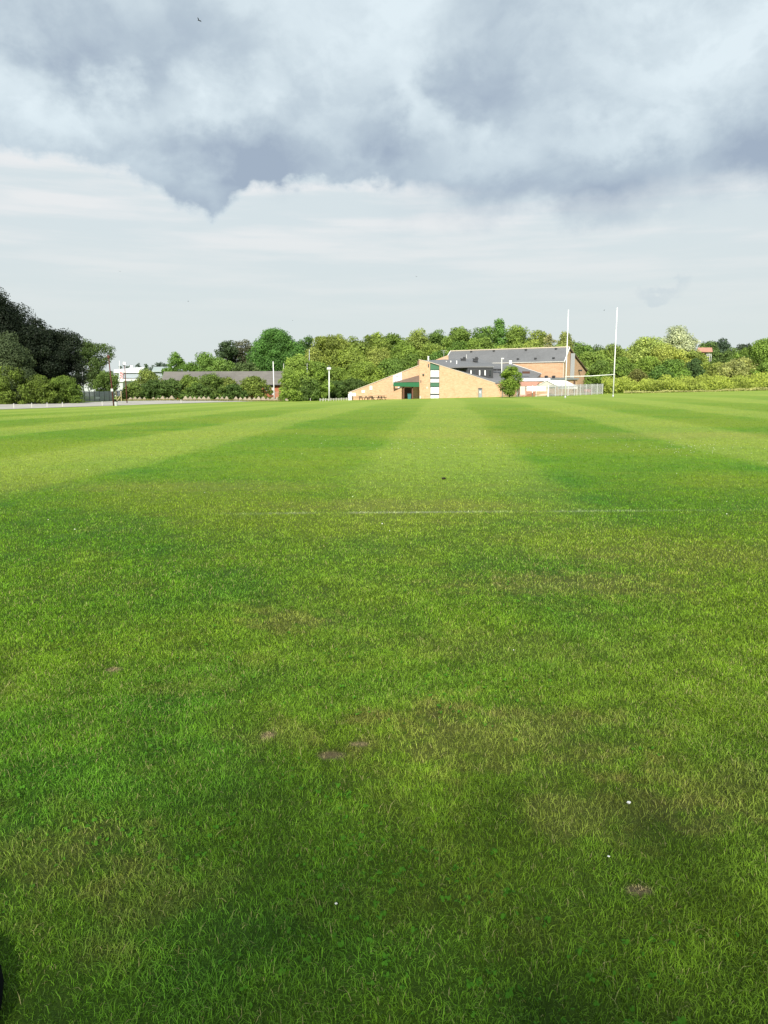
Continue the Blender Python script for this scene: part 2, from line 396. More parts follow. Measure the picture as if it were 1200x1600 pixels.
nearE = [Vector((-75, 74, 0)), gr(0, 640), gr(90, 637), gr(180, 634), gr(300, 630), gr(420, 626.5), gr(500, 625), gr(548, 624.2)]
farE = [Vector((-80, 104, 0)), foot(0, 108), foot(90, 118), foot(190, 132), foot(300, 143), foot(420, 150), foot(500, 154), foot(546, 158)]
tag(strip('gravel_path', nearE, farE, gravel, .03), kind='structure')
dry_bank = mat('dry_verge', (.22, .19, .09), .95, .4, 1.5)

# ------------------------------------------------------------------ grass blades (real, near the camera; thinning out)
rs = np.random.RandomState(5)
def waves(X, Y, sc, seed, n=7):
    r = np.random.RandomState(seed); o = np.zeros_like(X)
    for i in range(n):
        a = r.rand()*6.28; f_ = sc*(.6+1.6*r.rand()); o += np.sin(X*math.cos(a)*f_+Y*math.sin(a)*f_+r.rand()*6.28)
    return o/n
def sample_ground(nmul, dmax, K3, y0=1.35, y1=60):
    edges = np.concatenate([np.arange(y0, 4, .15), np.arange(4, 12, .5), np.arange(12, y1+.1, 2.0)])
    Xs, Ys = [], []
    for a, b_ in zip(edges[:-1], edges[1:]):
        ym = (a+b_)/2; hw = .5*(ym+.27)*1.06+.75
        n = int(min(dmax, K3/ym**2.75)*2*hw*(b_-a)*nmul)
        Xs.append(rs.uniform(-hw, hw, n)); Ys.append(rs.uniform(a, b_, n))
    return np.concatenate(Xs), np.concatenate(Ys)
def blades(nmul):
    X, Y = sample_ground(nmul, 27000, 11.5e5)
    keep = np.ones(len(X), bool); bare = np.zeros(len(X), bool)
    for px, py, rx, ry in BARE:
        p = gr(px, py); r = ((X-p.x)/rx)**2+((Y-p.y)/ry)**2 + .5*waves(X, Y, 60, 9)
        bare |= r < .9; keep &= ~((r < .9) & (rs.rand(len(X)) < .35))
    for px, py, rx, ry, k_ in DRY:
        p = gr(px, py); r = ((X-p.x)/rx)**2+((Y-p.y)/ry)**2
        keep &= ~((r < .8) & (rs.rand(len(X)) < .35*k_/.55))
    thin = waves(X, Y, 9, 44)
    keep &= rs.rand(len(X)) < (.82+.5*thin)
    X, Y, bare = X[keep], Y[keep], bare[keep]; n = len(X)
    Z = terr(X, Y)
    tuft = waves(X, Y, 7, 3)*.5+waves(X, Y, 21, 4)*.5
    h = (.016+.014*rs.rand(n)**1.6)*(1+.6*tuft)*(1+.35*(rs.rand(n) < .06))
    h = np.where(bare, h*.45, np.clip(h, .012, .09))
    wd = np.maximum(.0012+.0011*rs.rand(n), .0006*Y)
    ang_ = rs.rand(n)*6.283
    la = waves(X, Y, 6, 11)*6+waves(X, Y, 23, 12)*7+rs.randn(n)*1.7
    lean = (.2+1.5*rs.rand(n))*h
    lx, ly_ = np.cos(la)*lean, np.sin(la)*lean
    wx, wy = np.cos(ang_)*wd/2, np.sin(ang_)*wd/2
    V = np.empty((n, 5, 3))
    V[:, 0] = np.stack([X-wx, Y-wy, Z-.003], -1); V[:, 1] = np.stack([X+wx, Y+wy, Z-.003], -1)
    mx, my, mz = X+lx*.38, Y+ly_*.38, Z+h*.62
    V[:, 2] = np.stack([mx+wx*.85, my+wy*.85, mz], -1); V[:, 3] = np.stack([mx-wx*.85, my-wy*.85, mz], -1)
    V[:, 4] = np.stack([X+lx*1.1, Y+ly_*1.1, Z+h*(.95-.5*rs.rand(n)**.8)], -1)
    base = (np.arange(n)*5)[:, None]
    L = (base+np.array([0, 1, 2, 3, 3, 2, 4])[None]).ravel()
    st_ = (np.arange(n)*7)[:, None]+np.array([0, 4])[None]; tt = np.tile([4, 3], n)
    tint = np.clip(rs.rand(n)**1.3*.85+.06+.25*waves(X, Y, 14, 21), 0, .92)
    dry = rs.rand(n) < .035+.04*(waves(X, Y, 1.3, 8) > .15)
    tint[dry] = 1.0
    return npmesh('grass', V.reshape(-1, 3), L, st_.ravel(), tt, blade_m, np.repeat(tint, 5))
grass = blades(1.0); tag(grass, 'short mown green grass blades covering the near field', 'grass', kind='stuff')

def clover():
    X, Y = sample_ground(.035, 9000, 1.5e5, 1.35, 5.5)
    k_ = (waves(X, Y, 2.6, 31)+waves(X, Y, 7, 32)*.6) > .12; X, Y = X[k_], Y[k_]; n = len(X)
    Z = terr(X, Y)+.008+.02*rs.rand(n); V = []; r0 = .0025+.004*rs.rand(n); a0 = rs.rand(n)*6.28
    Vs = np.empty((n, 3, 6, 3))
    for j in range(3):
        a = a0+j*2.094; cx, cy = X+np.cos(a)*r0*1.05, Y+np.sin(a)*r0*1.05; tl = rs.randn(n, 2)*.6
        for q_ in range(6):
            b_ = q_*math.pi/3; ox, oy = np.cos(b_)*r0, np.sin(b_)*r0
            Vs[:, j, q_] = np.stack([cx+ox, cy+oy, Z+ox*tl[:, 0]+oy*tl[:, 1]], -1)
    m_ = n*3
    M = bpy.data.materials.new('clover_leaf'); M.use_nodes = True; t = NT(M.node_tree); b = t.n['Principled BSDF']
    t.put(b.inputs['Base Color'], t.mix(t.noise(t.new('ShaderNodeNewGeometry').outputs['Position'], 40, 3, .6), (.03, .11, .008), (.065, .18, .012))); b.inputs['Roughness'].default_value = .8; b.inputs['Specular IOR Level'].default_value = .08
    o = npmesh('clover', Vs.reshape(-1, 3), np.arange(m_*6), np.arange(m_)*6, np.full(m_, 6), M)
    return tag(o, 'low clover leaves mixed into the near grass', 'clover', kind='stuff')
clover()
def specks():
    mb = MB(); r = random.Random(8)
    for i in range(264):
        if i < 70:
            if i > 22: continue
            px, py = r.uniform(0, 1200), r.uniform(680, 900)
        elif i < 190: px, py = r.gauss(800, 190), r.gauss(695, 9)
        elif i < 262: px, py = r.gauss(1090, 50), r.gauss(703, 5)
        else: px, py = r.uniform(100, 1100), r.uniform(1000, 1590)
        p = gr(px, max(py, 655)); s = r.uniform(.003, .005) if p.y < 8 else r.uniform(.005, .010)
        c_ = p+Vector((0, 0, .035))
        vs = [c_+Vector((s*math.cos(a), s*math.sin(a), 0)) for a in [k_*math.pi/3 for k_ in range(6)]]+[c_+Vector((0, 0, s)), c_-Vector((0, 0, s*.7))]
        mb.add(vs, [(k_, (k_+1) % 6, 6) for k_ in range(6)]+[((k_+1) % 6, k_, 7) for k_ in range(6)])
    o = mb.build('clover_flowers', mat('petal_white', (.68, .68, .62), .7, .1))
    tag(o, 'tiny white clover and daisy flower heads scattered over the grass', 'flowers', kind='stuff')
specks()

# ------------------------------------------------------------------ foliage
FOL = bpy.data.materials.new('foliage'); FOL.use_nodes = True; t = NT(FOL.node_tree); b = t.n['Principled BSDF']
oi = t.new('ShaderNodeObjectInfo').outputs['Color']; ti = t.new('ShaderNodeAttribute', attribute_name='tint').outputs['Fac']
col = t.vm('SCALE', oi, t.rng(ti, 0, 1, .45, 1.6, False))
col = t.mix(t.rng(ti, .55, 1, 0, .25), col, t.vm('MULTIPLY', col, (1.5, 1.15, .7)))
t.put(b.inputs['Base Color'], col); b.inputs['Roughness'].default_value = .6; b.inputs['Specular IOR Level'].default_value = .2
tr = t.new('ShaderNodeBsdfTranslucent'); t.put(tr.inputs[0], t.vm('MULTIPLY', col, (1.2, 1.25, .6)))
mx = t.new('ShaderNodeMixShader'); mx.inputs[0].default_value = .25
t.l.new(b.outputs[0], mx.inputs[1]); t.l.new(tr.outputs[0], mx.inputs[2]); t.l.new(mx.outputs[0], t.n['Material Output'].inputs['Surface'])

def crown_mesh(name, w_, h_, z0, seed, shape, dens, leaf, parent, color, origin, npuff=46, depth=None):
    npuff = int(npuff*2.0)
    """leaves spread over clumps that fill an uneven crown; w_ wide, from z0 to z0+h_ above origin"""
    r = np.random.RandomState(seed); dp = depth or w_
    PC, PR = [], []
    for i in range(npuff):
        tt = r.rand()
        if shape == 'round': prof = math.sqrt(max(.04, 1-(max(0, tt-.42)/.62)**2.3))*(.86+.14*min(1, tt/.4))
        elif shape == 'bush': prof = math.sqrt(max(.03, 1-tt**2.2))
        elif shape == 'cone': prof = max(.05, 1-tt)*1.0
        elif shape == 'column': prof = math.sqrt(max(.03, 1-(2*tt-1)**4))*(1-.35*tt)
        elif shape == 'open': prof = math.sqrt(max(.02, 1-(2*tt-.95)**2/1.2))
        a = r.rand()*6.28; rr = (r.rand()**.5)*prof*(.85+.3*r.rand())
        pr = (.065+.115*r.rand()**1.5)*min(w_, h_*1.4)*(.75 if shape in ('open',) else 1.0)
        if shape == 'cone': pr *= .8
        if shape == 'column': pr *= 1.8
        zc = z0+h_*tt*.93
        zc = min(zc, z0+h_-pr*.55)
        lim = max(.05, 1-pr/(w_*.5))
        PC.append((math.cos(a)*rr*lim*w_*.5, math.sin(a)*rr*lim*dp*.5, zc)); PR.append(pr)
    PC = np.array(PC); PR = np.array(PR); pt = r.rand(npuff)
    aa = np.arctan2(PC[:, 1], PC[:, 0]); p1, p2 = r.rand(2)*6.28; wob = 1+.13*np.sin(2*aa+p1)+.10*np.sin(3*aa+p2)
    hz = (PC[:, 2]-z0)/h_; PC[:, :2] *= wob[:, None]; PC[:, 2] = z0+(PC[:, 2]-z0)*(1-.16*hz*(.5+.5*np.sin(aa*1.5+p1*2)))
    area = np.sum(PR**2)*4*math.pi
    n = int(dens*area/(leaf*leaf))
    w8 = PR**2/np.sum(PR**2); idx = r.choice(npuff, n, p=w8)
    d = r.randn(n, 3); d[:, 2] += .25; d /= np.linalg.norm(d, axis=1)[:, None]
    rad = PR[idx]*(.45+.75*r.rand(n)**.8)
    pos = PC[idx]+d*rad[:, None]*np.array([1, 1, .8])
    pos[:, 2] = np.maximum(pos[:, 2], .05)
    nrm = d+r.randn(n, 3)*.55; nrm /= np.linalg.norm(nrm, axis=1)[:, None]
    t1 = np.cross(nrm, r.randn(n, 3)); t1 /= np.linalg.norm(t1, axis=1)[:, None]; t2 = np.cross(nrm, t1)
    s = leaf*(.55+.8*r.rand(n))[:, None]
    V = np.stack([pos-t1*s*.62, pos+t2*s*.42, pos+t1*s*.62, pos-t2*s*.42], 1)
    if shape == 'weep': pass
    tint = np.clip(.5+.30*(pt[idx]-.5)*2*.8+(r.rand(n)-.5)*.55, 0, 1)
    L = np.arange(n*4); o = npmesh('crown', V.reshape(-1, 3), L, np.arange(n)*4, np.full(n, 4), FOL, np.repeat(tint, 4))
    o.color = (*color, 1); o.parent = parent
    return o, PC, PR
def trunk_mesh(parent, H, r0, targets, lean=(0, 0), seed=0, split=.3):
    rr = random.Random(seed); mb = MB(); top = Vector((lean[0], lean[1], H*.72))
    pts = [Vector((0, 0, -.3)), Vector((lean[0]*.2+rr.uniform(-.1, .1), lean[1]*.2, H*.25)), Vector((lean[0]*.6, lean[1]*.6, H*.5)), top]
    mb.tube(pts, [r0*1.25, r0*.85, r0*.55, r0*.2], 8)
    for p in targets:
        b0 = pts[1].lerp(pts[2], rr.random()); p = Vector(p); mid = b0.lerp(p, .5)+Vector((0, 0, (p-b0).length*.12))
        mb.tube([b0, mid, p], [r0*.4, r0*.25, r0*.08], 5)
    o = mb.build('trunk', bark); o.parent = parent; o.matrix_parent_inverse = Matrix(); return o
SEED = [100]; GAIN = 2.1
def tree(px, ytop, wpx, Y, color, label, name='tree', cat='tree', shape='round', clear=.12, ybase=None, group=None, dens=1.0, leaf=None, lean=(0, 0), npuff=46, tr=None, depth=None, wide=1.4):
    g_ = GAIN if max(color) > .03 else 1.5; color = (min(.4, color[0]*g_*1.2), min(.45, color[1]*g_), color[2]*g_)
    SEED[0] += 1; f0 = foot(px, Y); top = at(px, ytop, Y); H = top.z-f0.z; W_ = wpx*wide*Y*ct/F
    leaf = leaf or Y/768*1.2
    root = thing(name, f0, label, cat, group)
    o, PC, PR = crown_mesh('crown', W_, H*(1-clear), H*clear, SEED[0], shape, dens, leaf, root, color, f0, npuff, depth)
    r = random.Random(SEED[0]); k_ = [PC[r.randrange(len(PC))] for _ in range(5)]
    trunk_mesh(root, H, tr or max(.08, H*.022), k_, lean, SEED[0])
    return root
OAK_SHADED = (.008, .016, .008); DKG = (.022, .050, .014); MG = (.045, .100, .018); RICH = (.034, .092, .020); LG = (.085, .150, .028); YG = (.135, .195, .034); PALE = (.19, .23, .10); DUSK = (.030, .045, .030); OLV = (.062, .088, .022)  # oak colour is darkened to near black to carry cloud shade
FAR_HAZE = (.028, .050, .038)

gW = 'trees of the wood behind the clubhouse'; gR = 'trees and bushes along the right edge'; gH = 'hedge bushes behind the gravel path'; gL = 'big dark trees on the left'; gF = 'haze tinted trees beyond the white warehouse'
# left
tree(-8, 452, 112, 116, OAK_SHADED, 'tallest dark oak at the left edge of the photo', 'oak_tree', clear=.1, group=gL, npuff=60)
tree(58, 496, 78, 118, OAK_SHADED, 'dark oak with rounded top, second of the left group', 'oak_tree', clear=.1, group=gL, npuff=60)
tree(100, 510, 62, 121, OAK_SHADED, 'dark oak beside the grey lamp post, shortest of the three oaks', 'oak_tree', clear=.12, group=gL, npuff=55)
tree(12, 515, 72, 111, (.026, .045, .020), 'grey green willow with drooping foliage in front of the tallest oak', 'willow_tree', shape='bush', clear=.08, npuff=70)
tree(153, 529, 60, 141, (.030, .058, .016), 'open crowned tree with sky showing through, right of the dark oaks', 'field_tree', shape='open', clear=.2, dens=.8, npuff=38, lean=(-1.5, 0))
tree(166, 576, 36, 137, (.05, .095, .022), 'small mid green tree under the open crowned tree', 'small_tree', clear=.15, npuff=26)
tree(14, 572, 58, 109, (0.054, 0.094, 0.016), 'yellow green bush at the far left behind the path', 'bush', 'bush', 'bush', .02, group=gH)
tree(62, 584, 42, 111, (0.047, 0.083, 0.014), 'lower light green bush, second from the left edge', 'bush', 'bush', 'bush', .02, group=gH)
tree(101, 587, 50, 115, (0.043, 0.083, 0.014), 'green bush at the left end of the grey hoarding', 'bush', 'bush', 'bush', .02, group=gH)
# far row, haze is put into the leaf colour
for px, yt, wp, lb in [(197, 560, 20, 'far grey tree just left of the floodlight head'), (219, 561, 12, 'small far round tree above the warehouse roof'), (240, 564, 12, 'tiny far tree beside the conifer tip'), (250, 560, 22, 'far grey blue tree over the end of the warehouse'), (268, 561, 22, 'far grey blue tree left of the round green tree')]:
    tree(px, yt, wp, 430, FAR_HAZE, lb, 'distant_tree', shape='round', group=gF, npuff=16, leaf=.6)
# behind bungalow
tree(277, 552, 34, 190, MG, 'round green tree standing above the left end of the bungalow roof', 'round_tree', shape='round', group=gW)
tree(302, 562, 30, 175, MG, 'low green tree behind the left part of the bungalow roof', 'woodland_tree', group=gW)
tree(325, 553, 44, 180, (.055, .115, .024), 'bright leafy tree left of the dark pine behind the bungalow', 'woodland_tree', group=gW)
tree(355, 528, 44, 205, (.024, .048, .020), 'dark pine with ragged top behind the bungalow', 'pine_tree', shape='open', dens=1.3, group=gW, npuff=60)
tree(382, 530, 42, 212, (.034, .045, .024), 'brownish dark pine between the ragged pine and the big round tree', 'pine_tree', shape='open', dens=1.3, group=gW, npuff=60)
tree(352, 560, 40, 172, (.055, .11, .024), 'low bright tree in front of the ragged dark pine', 'woodland_tree', group=gW)
tree(385, 563, 38, 172, (.04, .075, .024), 'low dull green tree in front of the brownish pine', 'woodland_tree', group=gW)
tree(434, 514, 68, 190, RICH, 'big round deep green tree behind the white pole', 'round_tree', group=gW, npuff=90)
tree(478, 520, 44, 215, (.035, .082, .022), 'deep green tree right of the big round one', 'woodland_tree', group=gW)
tree(519, 514, 62, 200, (.082, .125, .026), 'tall yellowish tree with streaky foliage behind the floodlight post', 'woodland_tree', group=gW, npuff=80)
tree(488, 538, 24, 170, (.10, .145, .035), 'slim pale green tree below the yellowish one', 'woodland_tree', shape='column', group=gW)
tree(466, 551, 42, 150, LG, 'light green tree right of the bungalow gable', 'birch_tree', clear=.05, group=gW, npuff=55)
tree(452, 577, 34, 140, (.075, .135, .024), 'leafy bush against the bungalow corner', 'bush', 'bush', 'bush', .02)
tree(494, 563, 42, 153, (.07, .13, .024), 'rounded green tree just left of the floodlight post', 'woodland_tree', clear=.04, group=gW, npuff=55)
tree(478, 588, 44, 148, (.04, .08, .018), 'dark green bush low down behind the path posts', 'bush', 'bush', 'bush', .02)
# wood behind clubhouse, back row
wood = [(555, 524, 44, 232, (.075, .125, .026), 'back row tree right of the streaky yellowish one'),
 (585, 517, 50, 235, (.075, .125, .025), 'back row tree above the picnic tables'), (617, 518, 46, 238, (.062, .115, .022), 'back row tree above the green canopy'),
 (650, 513, 44, 236, (.08, .125, .028), 'back row tree above the brick tower'), (684, 515, 44, 240, (.05, .1, .022), 'back row tree above the rooftop antenna'),
 (718, 509, 46, 236, (.065, .12, .024), 'back row tree above the dark roof vents'), (752, 505, 48, 232, (.05, .105, .022), 'tall back row tree left of the pointed poplar'),
 (803, 509, 48, 236, (.07, .125, .024), 'back row tree right of the pointed poplar'), (836, 514, 40, 238, (.085, .13, .03), 'back row tree between poplar and feathery pale tree'),
 (903, 531, 42, 236, (.055, .11, .024), 'back row tree behind the hall gable'), (935, 541, 38, 240, (.045, .085, .022), 'back row tree between the rugby posts')]
for px, yt, wp, Y, c_, lb in wood: tree(px, yt, wp, Y, c_, lb, 'woodland_tree', group=gW, npuff=60)
tree(779, 489, 22, 233, (.05, .12, .026), 'pointed poplar rising above the whole wood', 'poplar_tree', shape='column', group=gW, wide=1.25)
tree(857, 517, 26, 230, (.13, .16, .07), 'pale feathery tree left of the first rugby post', 'birch_tree', shape='open', dens=.8, group=gW)
tree(880, 515, 24, 228, (.10, .14, .04), 'narrow pale tree right behind the first rugby post', 'birch_tree', shape='column', dens=.9, group=gW)
front = [(548, 545, 56, 195, (.09, .145, .028), 'middle row tree right of the floodlight post'), (592, 540, 58, 200, (.10, .145, .034), 'middle row pale tree above the sloping wall'),
 (635, 536, 56, 198, (.075, .135, .024), 'middle row tree above the white sign board'), (676, 534, 52, 202, (.085, .14, .028), 'middle row tree above the green panel column'),
 (712, 530, 50, 205, (.055, .115, .022), 'middle row tree behind the left end of the hall ridge'), (748, 528, 48, 205, (.075, .135, .026), 'middle row tree behind the long slate roof'),
 (790, 530, 52, 203, (.085, .14, .028), 'middle row tree below the pointed poplar'), (832, 532, 50, 204, (.09, .14, .032), 'middle row tree behind the right part of the slate roof'),
 (868, 537, 40, 206, (.085, .14, .03), 'middle row tree behind the hall ridge end'),
 (534, 573, 48, 178, (.07, .125, .022), 'low front tree right next to the floodlight post'), (572, 566, 58, 176, (.075, .13, .022), 'low front tree behind the end of the sloping wall'),
 (612, 562, 54, 178, (.05, .10, .02), 'low front tree behind the sloping wall'), (645, 556, 46, 180, (.06, .115, .022), 'low front tree left of the brick tower'),
 (690, 545, 44, 190, (.045, .10, .02), 'low dark tree behind the rooftop antenna'), (552, 592, 50, 166, (.03, .06, .014), 'dark thicket bush behind the white end of the wall'), (520, 595, 40, 163, (.026, .055, .013), 'dark thicket bush behind the floodlight post')]
for px, yt, wp, Y, c_, lb in front: tree(px, yt, wp, Y, c_, lb, 'woodland_tree', clear=.04, group=gW, npuff=60)
# right
right = [(925, 549, 50, 205, (.08, .14, .028), 'leafy tree just right of the hall gable', 'round'), (960, 541, 50, 208, (.085, .14, .03), 'leafy tree behind the right rugby post', 'round'),
 (985, 546, 40, 205, (.10, .15, .034), 'light tree right of the right rugby post', 'round'), (1008, 528, 60, 204, (.125, .19, .05), 'yellow green domed tree left of the silvery tree', 'round'),
 (1058, 508, 46, 212, (.22, .25, .14), 'pale silvery willow, tallest on the right side', 'round'), (1040, 540, 60, 200, (.13, .18, .04), 'yellow green tree in front of the silvery willow', 'round'),
 (1078, 547, 40, 198, (.09, .14, .03), 'green tree left of the red roofed hut', 'round'), (1102, 533, 34, 225, (.05, .095, .026), 'deep green tree behind the red roofed hut', 'round'),
 (1119, 525, 32, 300, (.024, .046, .028), 'dark bluish tree rising behind the hut', 'round'), (1133, 545, 40, 225, (.045, .085, .024), 'dark green tree right of the red roofed hut', 'round'),
 (1157, 533, 30, 300, (.024, .04, .026), 'dark far tree left of the bright tree at the right edge', 'round'), (1196, 523, 66, 185, (.075, .14, .026), 'bright rounded tree at the right edge of the photo', 'round'),
 (1160, 548, 44, 215, (.05, .095, .024), 'mid green tree between the hut and the right edge', 'round'),
 (938, 563, 42, 183, (.06, .115, .024), 'green bush behind the right end of the palisade fence', 'bush'), (915, 575, 40, 192, (.075, .12, .035), 'pale green bush beside the hall end wall', 'bush'), (972, 560, 44, 184, (.06, .115, .022), 'deep green bush right of the rugby posts', 'bush'),
 (1008, 556, 50, 184, (.075, .135, .024), 'broad green bush below the yellow green dome', 'bush'), (1045, 562, 48, 182, (.05, .105, .02), 'dark green bush left of the hut clearing', 'bush'),
 (1082, 560, 30, 186, (.028, .06, .02), 'darkest bush left of the grey fence on the bank', 'bush'), (1062, 578, 34, 178, (.07, .14, .024), 'low bright bush at the middle of the bank', 'bush'),
 (995, 578, 30, 178, (.065, .085, .024), 'small brownish green bush on the bank', 'bush'), (1030, 573, 40, 179, (.04, .09, .02), 'low dark bush between brownish bush and bright bush', 'bush'),
 (1152, 558, 58, 184, (.12, .16, .055), 'pale grey green rounded bush right of the hut', 'bush'), (1196, 562, 50, 180, (.075, .14, .026), 'fresh green bush at the right edge below the bright tree', 'bush'),
 (1118, 566, 30, 192, (.10, .145, .035), 'light scrub bush just below the hut railing', 'bush')]
for px, yt, wp, Y, c_, lb, sh in right:
    tree(px, yt, wp, Y, c_, lb, 'bush' if sh == 'bush' else 'woodland_tree', 'bush' if sh == 'bush' else 'tree', sh, .03, group=gR, npuff=60, clear=.03) if False else tree(px, yt, wp, Y, c_, lb, 'bush' if sh == 'bush' else 'edge_tree', 'bush' if sh == 'bush' else 'tree', sh, .03, None, gR, npuff=60)
# hedge along the path
hedge = [(208, 598, 30, 119, (.05, .09, .02), 'pale topped bush right of the rusty floodlight pole'), (232, 578, 40, 124, (.075, .12, .03), 'light bush under the conifer'), (240, 594, 44, 121, (.03, .062, .016), 'dark hedge bush below the conifer'),
 (268, 592, 40, 122, (.032, .065, .016), 'dark hedge bush at the left end of the bungalow roof'), (296, 586, 42, 123, (.055, .10, .02), 'olive hedge bush, third along the hedge'),
 (330, 584, 46, 124, (.045, .085, .018), 'hedge bush in front of the middle of the bungalow roof'), (357, 590, 34, 126, (.07, .11, .026), 'pale feathery hedge bush left of the rounded one'), (393, 588, 56, 127, (.06, .10, .02), 'rounded hedge bush next to the white pole'),
 (312, 600, 46, 121, (.035, .072, .016), 'low dark hedge bush below the olive one'), (365, 601, 46, 124, (.03, .065, .015), 'low dark hedge bush below the feathery one')]
for px, yt, wp, Y, c_, lb in hedge: tree(px, yt, wp, Y+25, c_, lb, 'hedge_bush', 'bush', 'bush', .02, None, gH, npuff=50)
tree(231, 565, 17, 152, (.035, .07, .03), 'pointed conifer in front of the warehouse', 'conifer_tree', shape='cone', clear=.05)
tree(796, 571, 41, 138, (.062, .115, .018), 'small round tree standing alone in front of the fence', 'small_tree', clear=.12, npuff=34, dens=1.0, leaf=.2, tr=.09, wide=1.08)

def shade_tree(x, y, H, W_, label, seed):  # added out of view to darken the nearest grass
    f0 = Vector((x, y, tz(x, y))); root = thing('field_tree', f0, label, 'tree', 'unseen trees added to shade the near grass')
    o, PC, PR = crown_mesh('crown', W_, H*.72, H*.28, seed, 'round', .55, .30, root, (.06, .12, .025), f0, 40)
    trunk_mesh(root, H, .35, [PC[i] for i in (1, 5, 9, 13)], (0, 0), seed)
shade_tree(-8.5, -23.65, 17.0, 11, 'leftmost tree of the unseen row added to shade the near grass', 901)
shade_tree(-1.9, -24.0, 17.2, 11, 'second tree from the left in the unseen row added to shade the near grass', 902)
shade_tree(4.6, -23.65, 17.2, 11, 'third tree from the left in the unseen row added to shade the near grass', 903)
shade_tree(11.0, -23.0, 17.6, 11, 'rightmost tree of the unseen row added to shade the near grass', 904)
# bramble bank and rough strip on the right, undergrowth under the wood
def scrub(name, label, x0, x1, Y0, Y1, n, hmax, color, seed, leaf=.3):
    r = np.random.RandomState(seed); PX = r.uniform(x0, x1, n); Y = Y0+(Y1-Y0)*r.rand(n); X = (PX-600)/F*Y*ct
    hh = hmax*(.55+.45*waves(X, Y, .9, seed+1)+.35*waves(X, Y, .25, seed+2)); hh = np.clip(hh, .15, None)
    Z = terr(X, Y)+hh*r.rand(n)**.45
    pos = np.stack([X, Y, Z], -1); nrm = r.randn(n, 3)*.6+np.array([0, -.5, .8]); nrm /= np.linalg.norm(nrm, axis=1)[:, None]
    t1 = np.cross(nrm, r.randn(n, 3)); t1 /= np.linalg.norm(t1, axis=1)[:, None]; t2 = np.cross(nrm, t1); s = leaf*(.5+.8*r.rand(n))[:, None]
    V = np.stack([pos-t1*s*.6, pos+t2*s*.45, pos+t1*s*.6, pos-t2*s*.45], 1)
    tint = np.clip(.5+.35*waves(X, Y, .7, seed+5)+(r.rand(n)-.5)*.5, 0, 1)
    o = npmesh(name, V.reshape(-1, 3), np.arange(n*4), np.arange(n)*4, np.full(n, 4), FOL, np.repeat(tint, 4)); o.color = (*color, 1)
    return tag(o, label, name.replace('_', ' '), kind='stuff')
scrub('bramble_bank', 'low green bramble bank along the right edge of the field', 940, 1300, 159, 180, 38000, 4.3, (.27, .33, .055), 3)
scrub('dry_grass', 'straw coloured tall grass at the foot of the bramble bank', 975, 1300, 157, 160, 5000, .75, (.36, .36, .14), 13, .22)
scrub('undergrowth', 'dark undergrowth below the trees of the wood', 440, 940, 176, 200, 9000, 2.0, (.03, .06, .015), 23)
scrub('rough_verge', 'dry tufty verge between hedge and gravel path', 120, 440, 136, 142, 7000, .4, (.17, .16, .06), 33, .15)

# ------------------------------------------------------------------ clubhouse
def P_(l, Y=None): return [at(*p) if len(p) == 3 else at(p[0], p[1], Y) for p in l]
GB = -1.8
def gnd(p): return Vector((p.x, p.y, min(tz(p.x, p.y), 0)-.4))
club = thing('clubhouse', foot(690, 150), 'buff brick clubhouse with sloping walls, green canopy and dark slate roof', 'building')
def solid(name, pts, vec, m, parent): return MB().extr(pts, vec).build(name, m, parent)
y0 = 150.0
# tower and right wing front wall
wallp = P_([(655, 562), (672, 566.4), (672, 640), (655, 640)], y0); solid('wall', wallp, (0, 8, 0), brick_buff, club)
solid('wall', P_([(686.6, 571.3), (773.3, 598.9), (779, 611), (783.5, 624), (783.5, 640), (686.6, 640)], y0), (0, 3.0, 0), brick_buff, club)
# sloping left wing
solid('wall', P_([(545, 614.2), (655, 571.5), (655, 640), (545, 640)], y0+.6), (0, 7, 0), brick_buff, club)
MB().extr(P_([(544, 614.2), (655, 571.0), (655, 569.9), (544, 613.0)], y0+.5), (0, 7.2, 0)).build('coping', cream_cop, club)
MB().extr(P_([(654.5, 562.2), (672, 566.3), (686.6, 571.1), (774, 599), (774, 597.9), (686.6, 570), (672, 565.3), (654.5, 561.2)], y0-.06), (0, .5, 0)).build('coping', cream_cop, club)
# window column: recessed glazing bays with green panels
wc = MB().extr(P_([(672, 566.6), (686.6, 571.3), (686.6, 640), (672, 640)], y0+.35), (0, 2, 0)).build('window_surround', frame_dark, club)
def pane_rect(name, x0, x1, ya, yb, Y, m, parent, th=.08, yb2=None, ya2=None):
    return MB().extr(P_([(x0, ya), (x1, ya2 if ya2 else ya), (x1, yb), (x0, yb)], Y), (0, th, 0)).build(name, m, parent)
pane_rect('green_panel', 672.3, 686.3, 567.2, 577.6, y0+.22, green_panel, club, ya2=571.6)
pane_rect('green_panel', 672.3, 686.3, 598.6, 604.0, y0+.22, green_panel, club)
for ya, yb in ((578.6, 589.6), (592.0, 597.9), (604.9, 615.4), (617.4, 625.2)):
    w_ = pane_rect('window', 672.5, 686.2, ya, yb, y0+.26, grey_metal, club)
    for xa, xb in ((673.0, 678.9), (679.8, 685.8)): pane_rect('pane', xa, xb, ya+.5, yb-.5, y0+.20, glass, w_, .05)
# door
dr = pane_rect('door', 747.2, 753.6, 606.4, 625.5, y0-.06, frame_dark, club, .1)
pane_rect('pane', 748.6, 752.4, 609.0, 623.6, y0-.10, mat('door_glass', (.26, .30, .34), .2), dr, .03); pane_rect('notice', 749.4, 751.4, 611.2, 614.4, y0-.14, white, dr, .02); pane_rect('door_frame', 747.8, 748.3, 608, 625, y0-.12, offwhite, dr, .04); pane_rect('door_frame', 752.7, 753.2, 608, 625, y0-.12, offwhite, dr, .04)
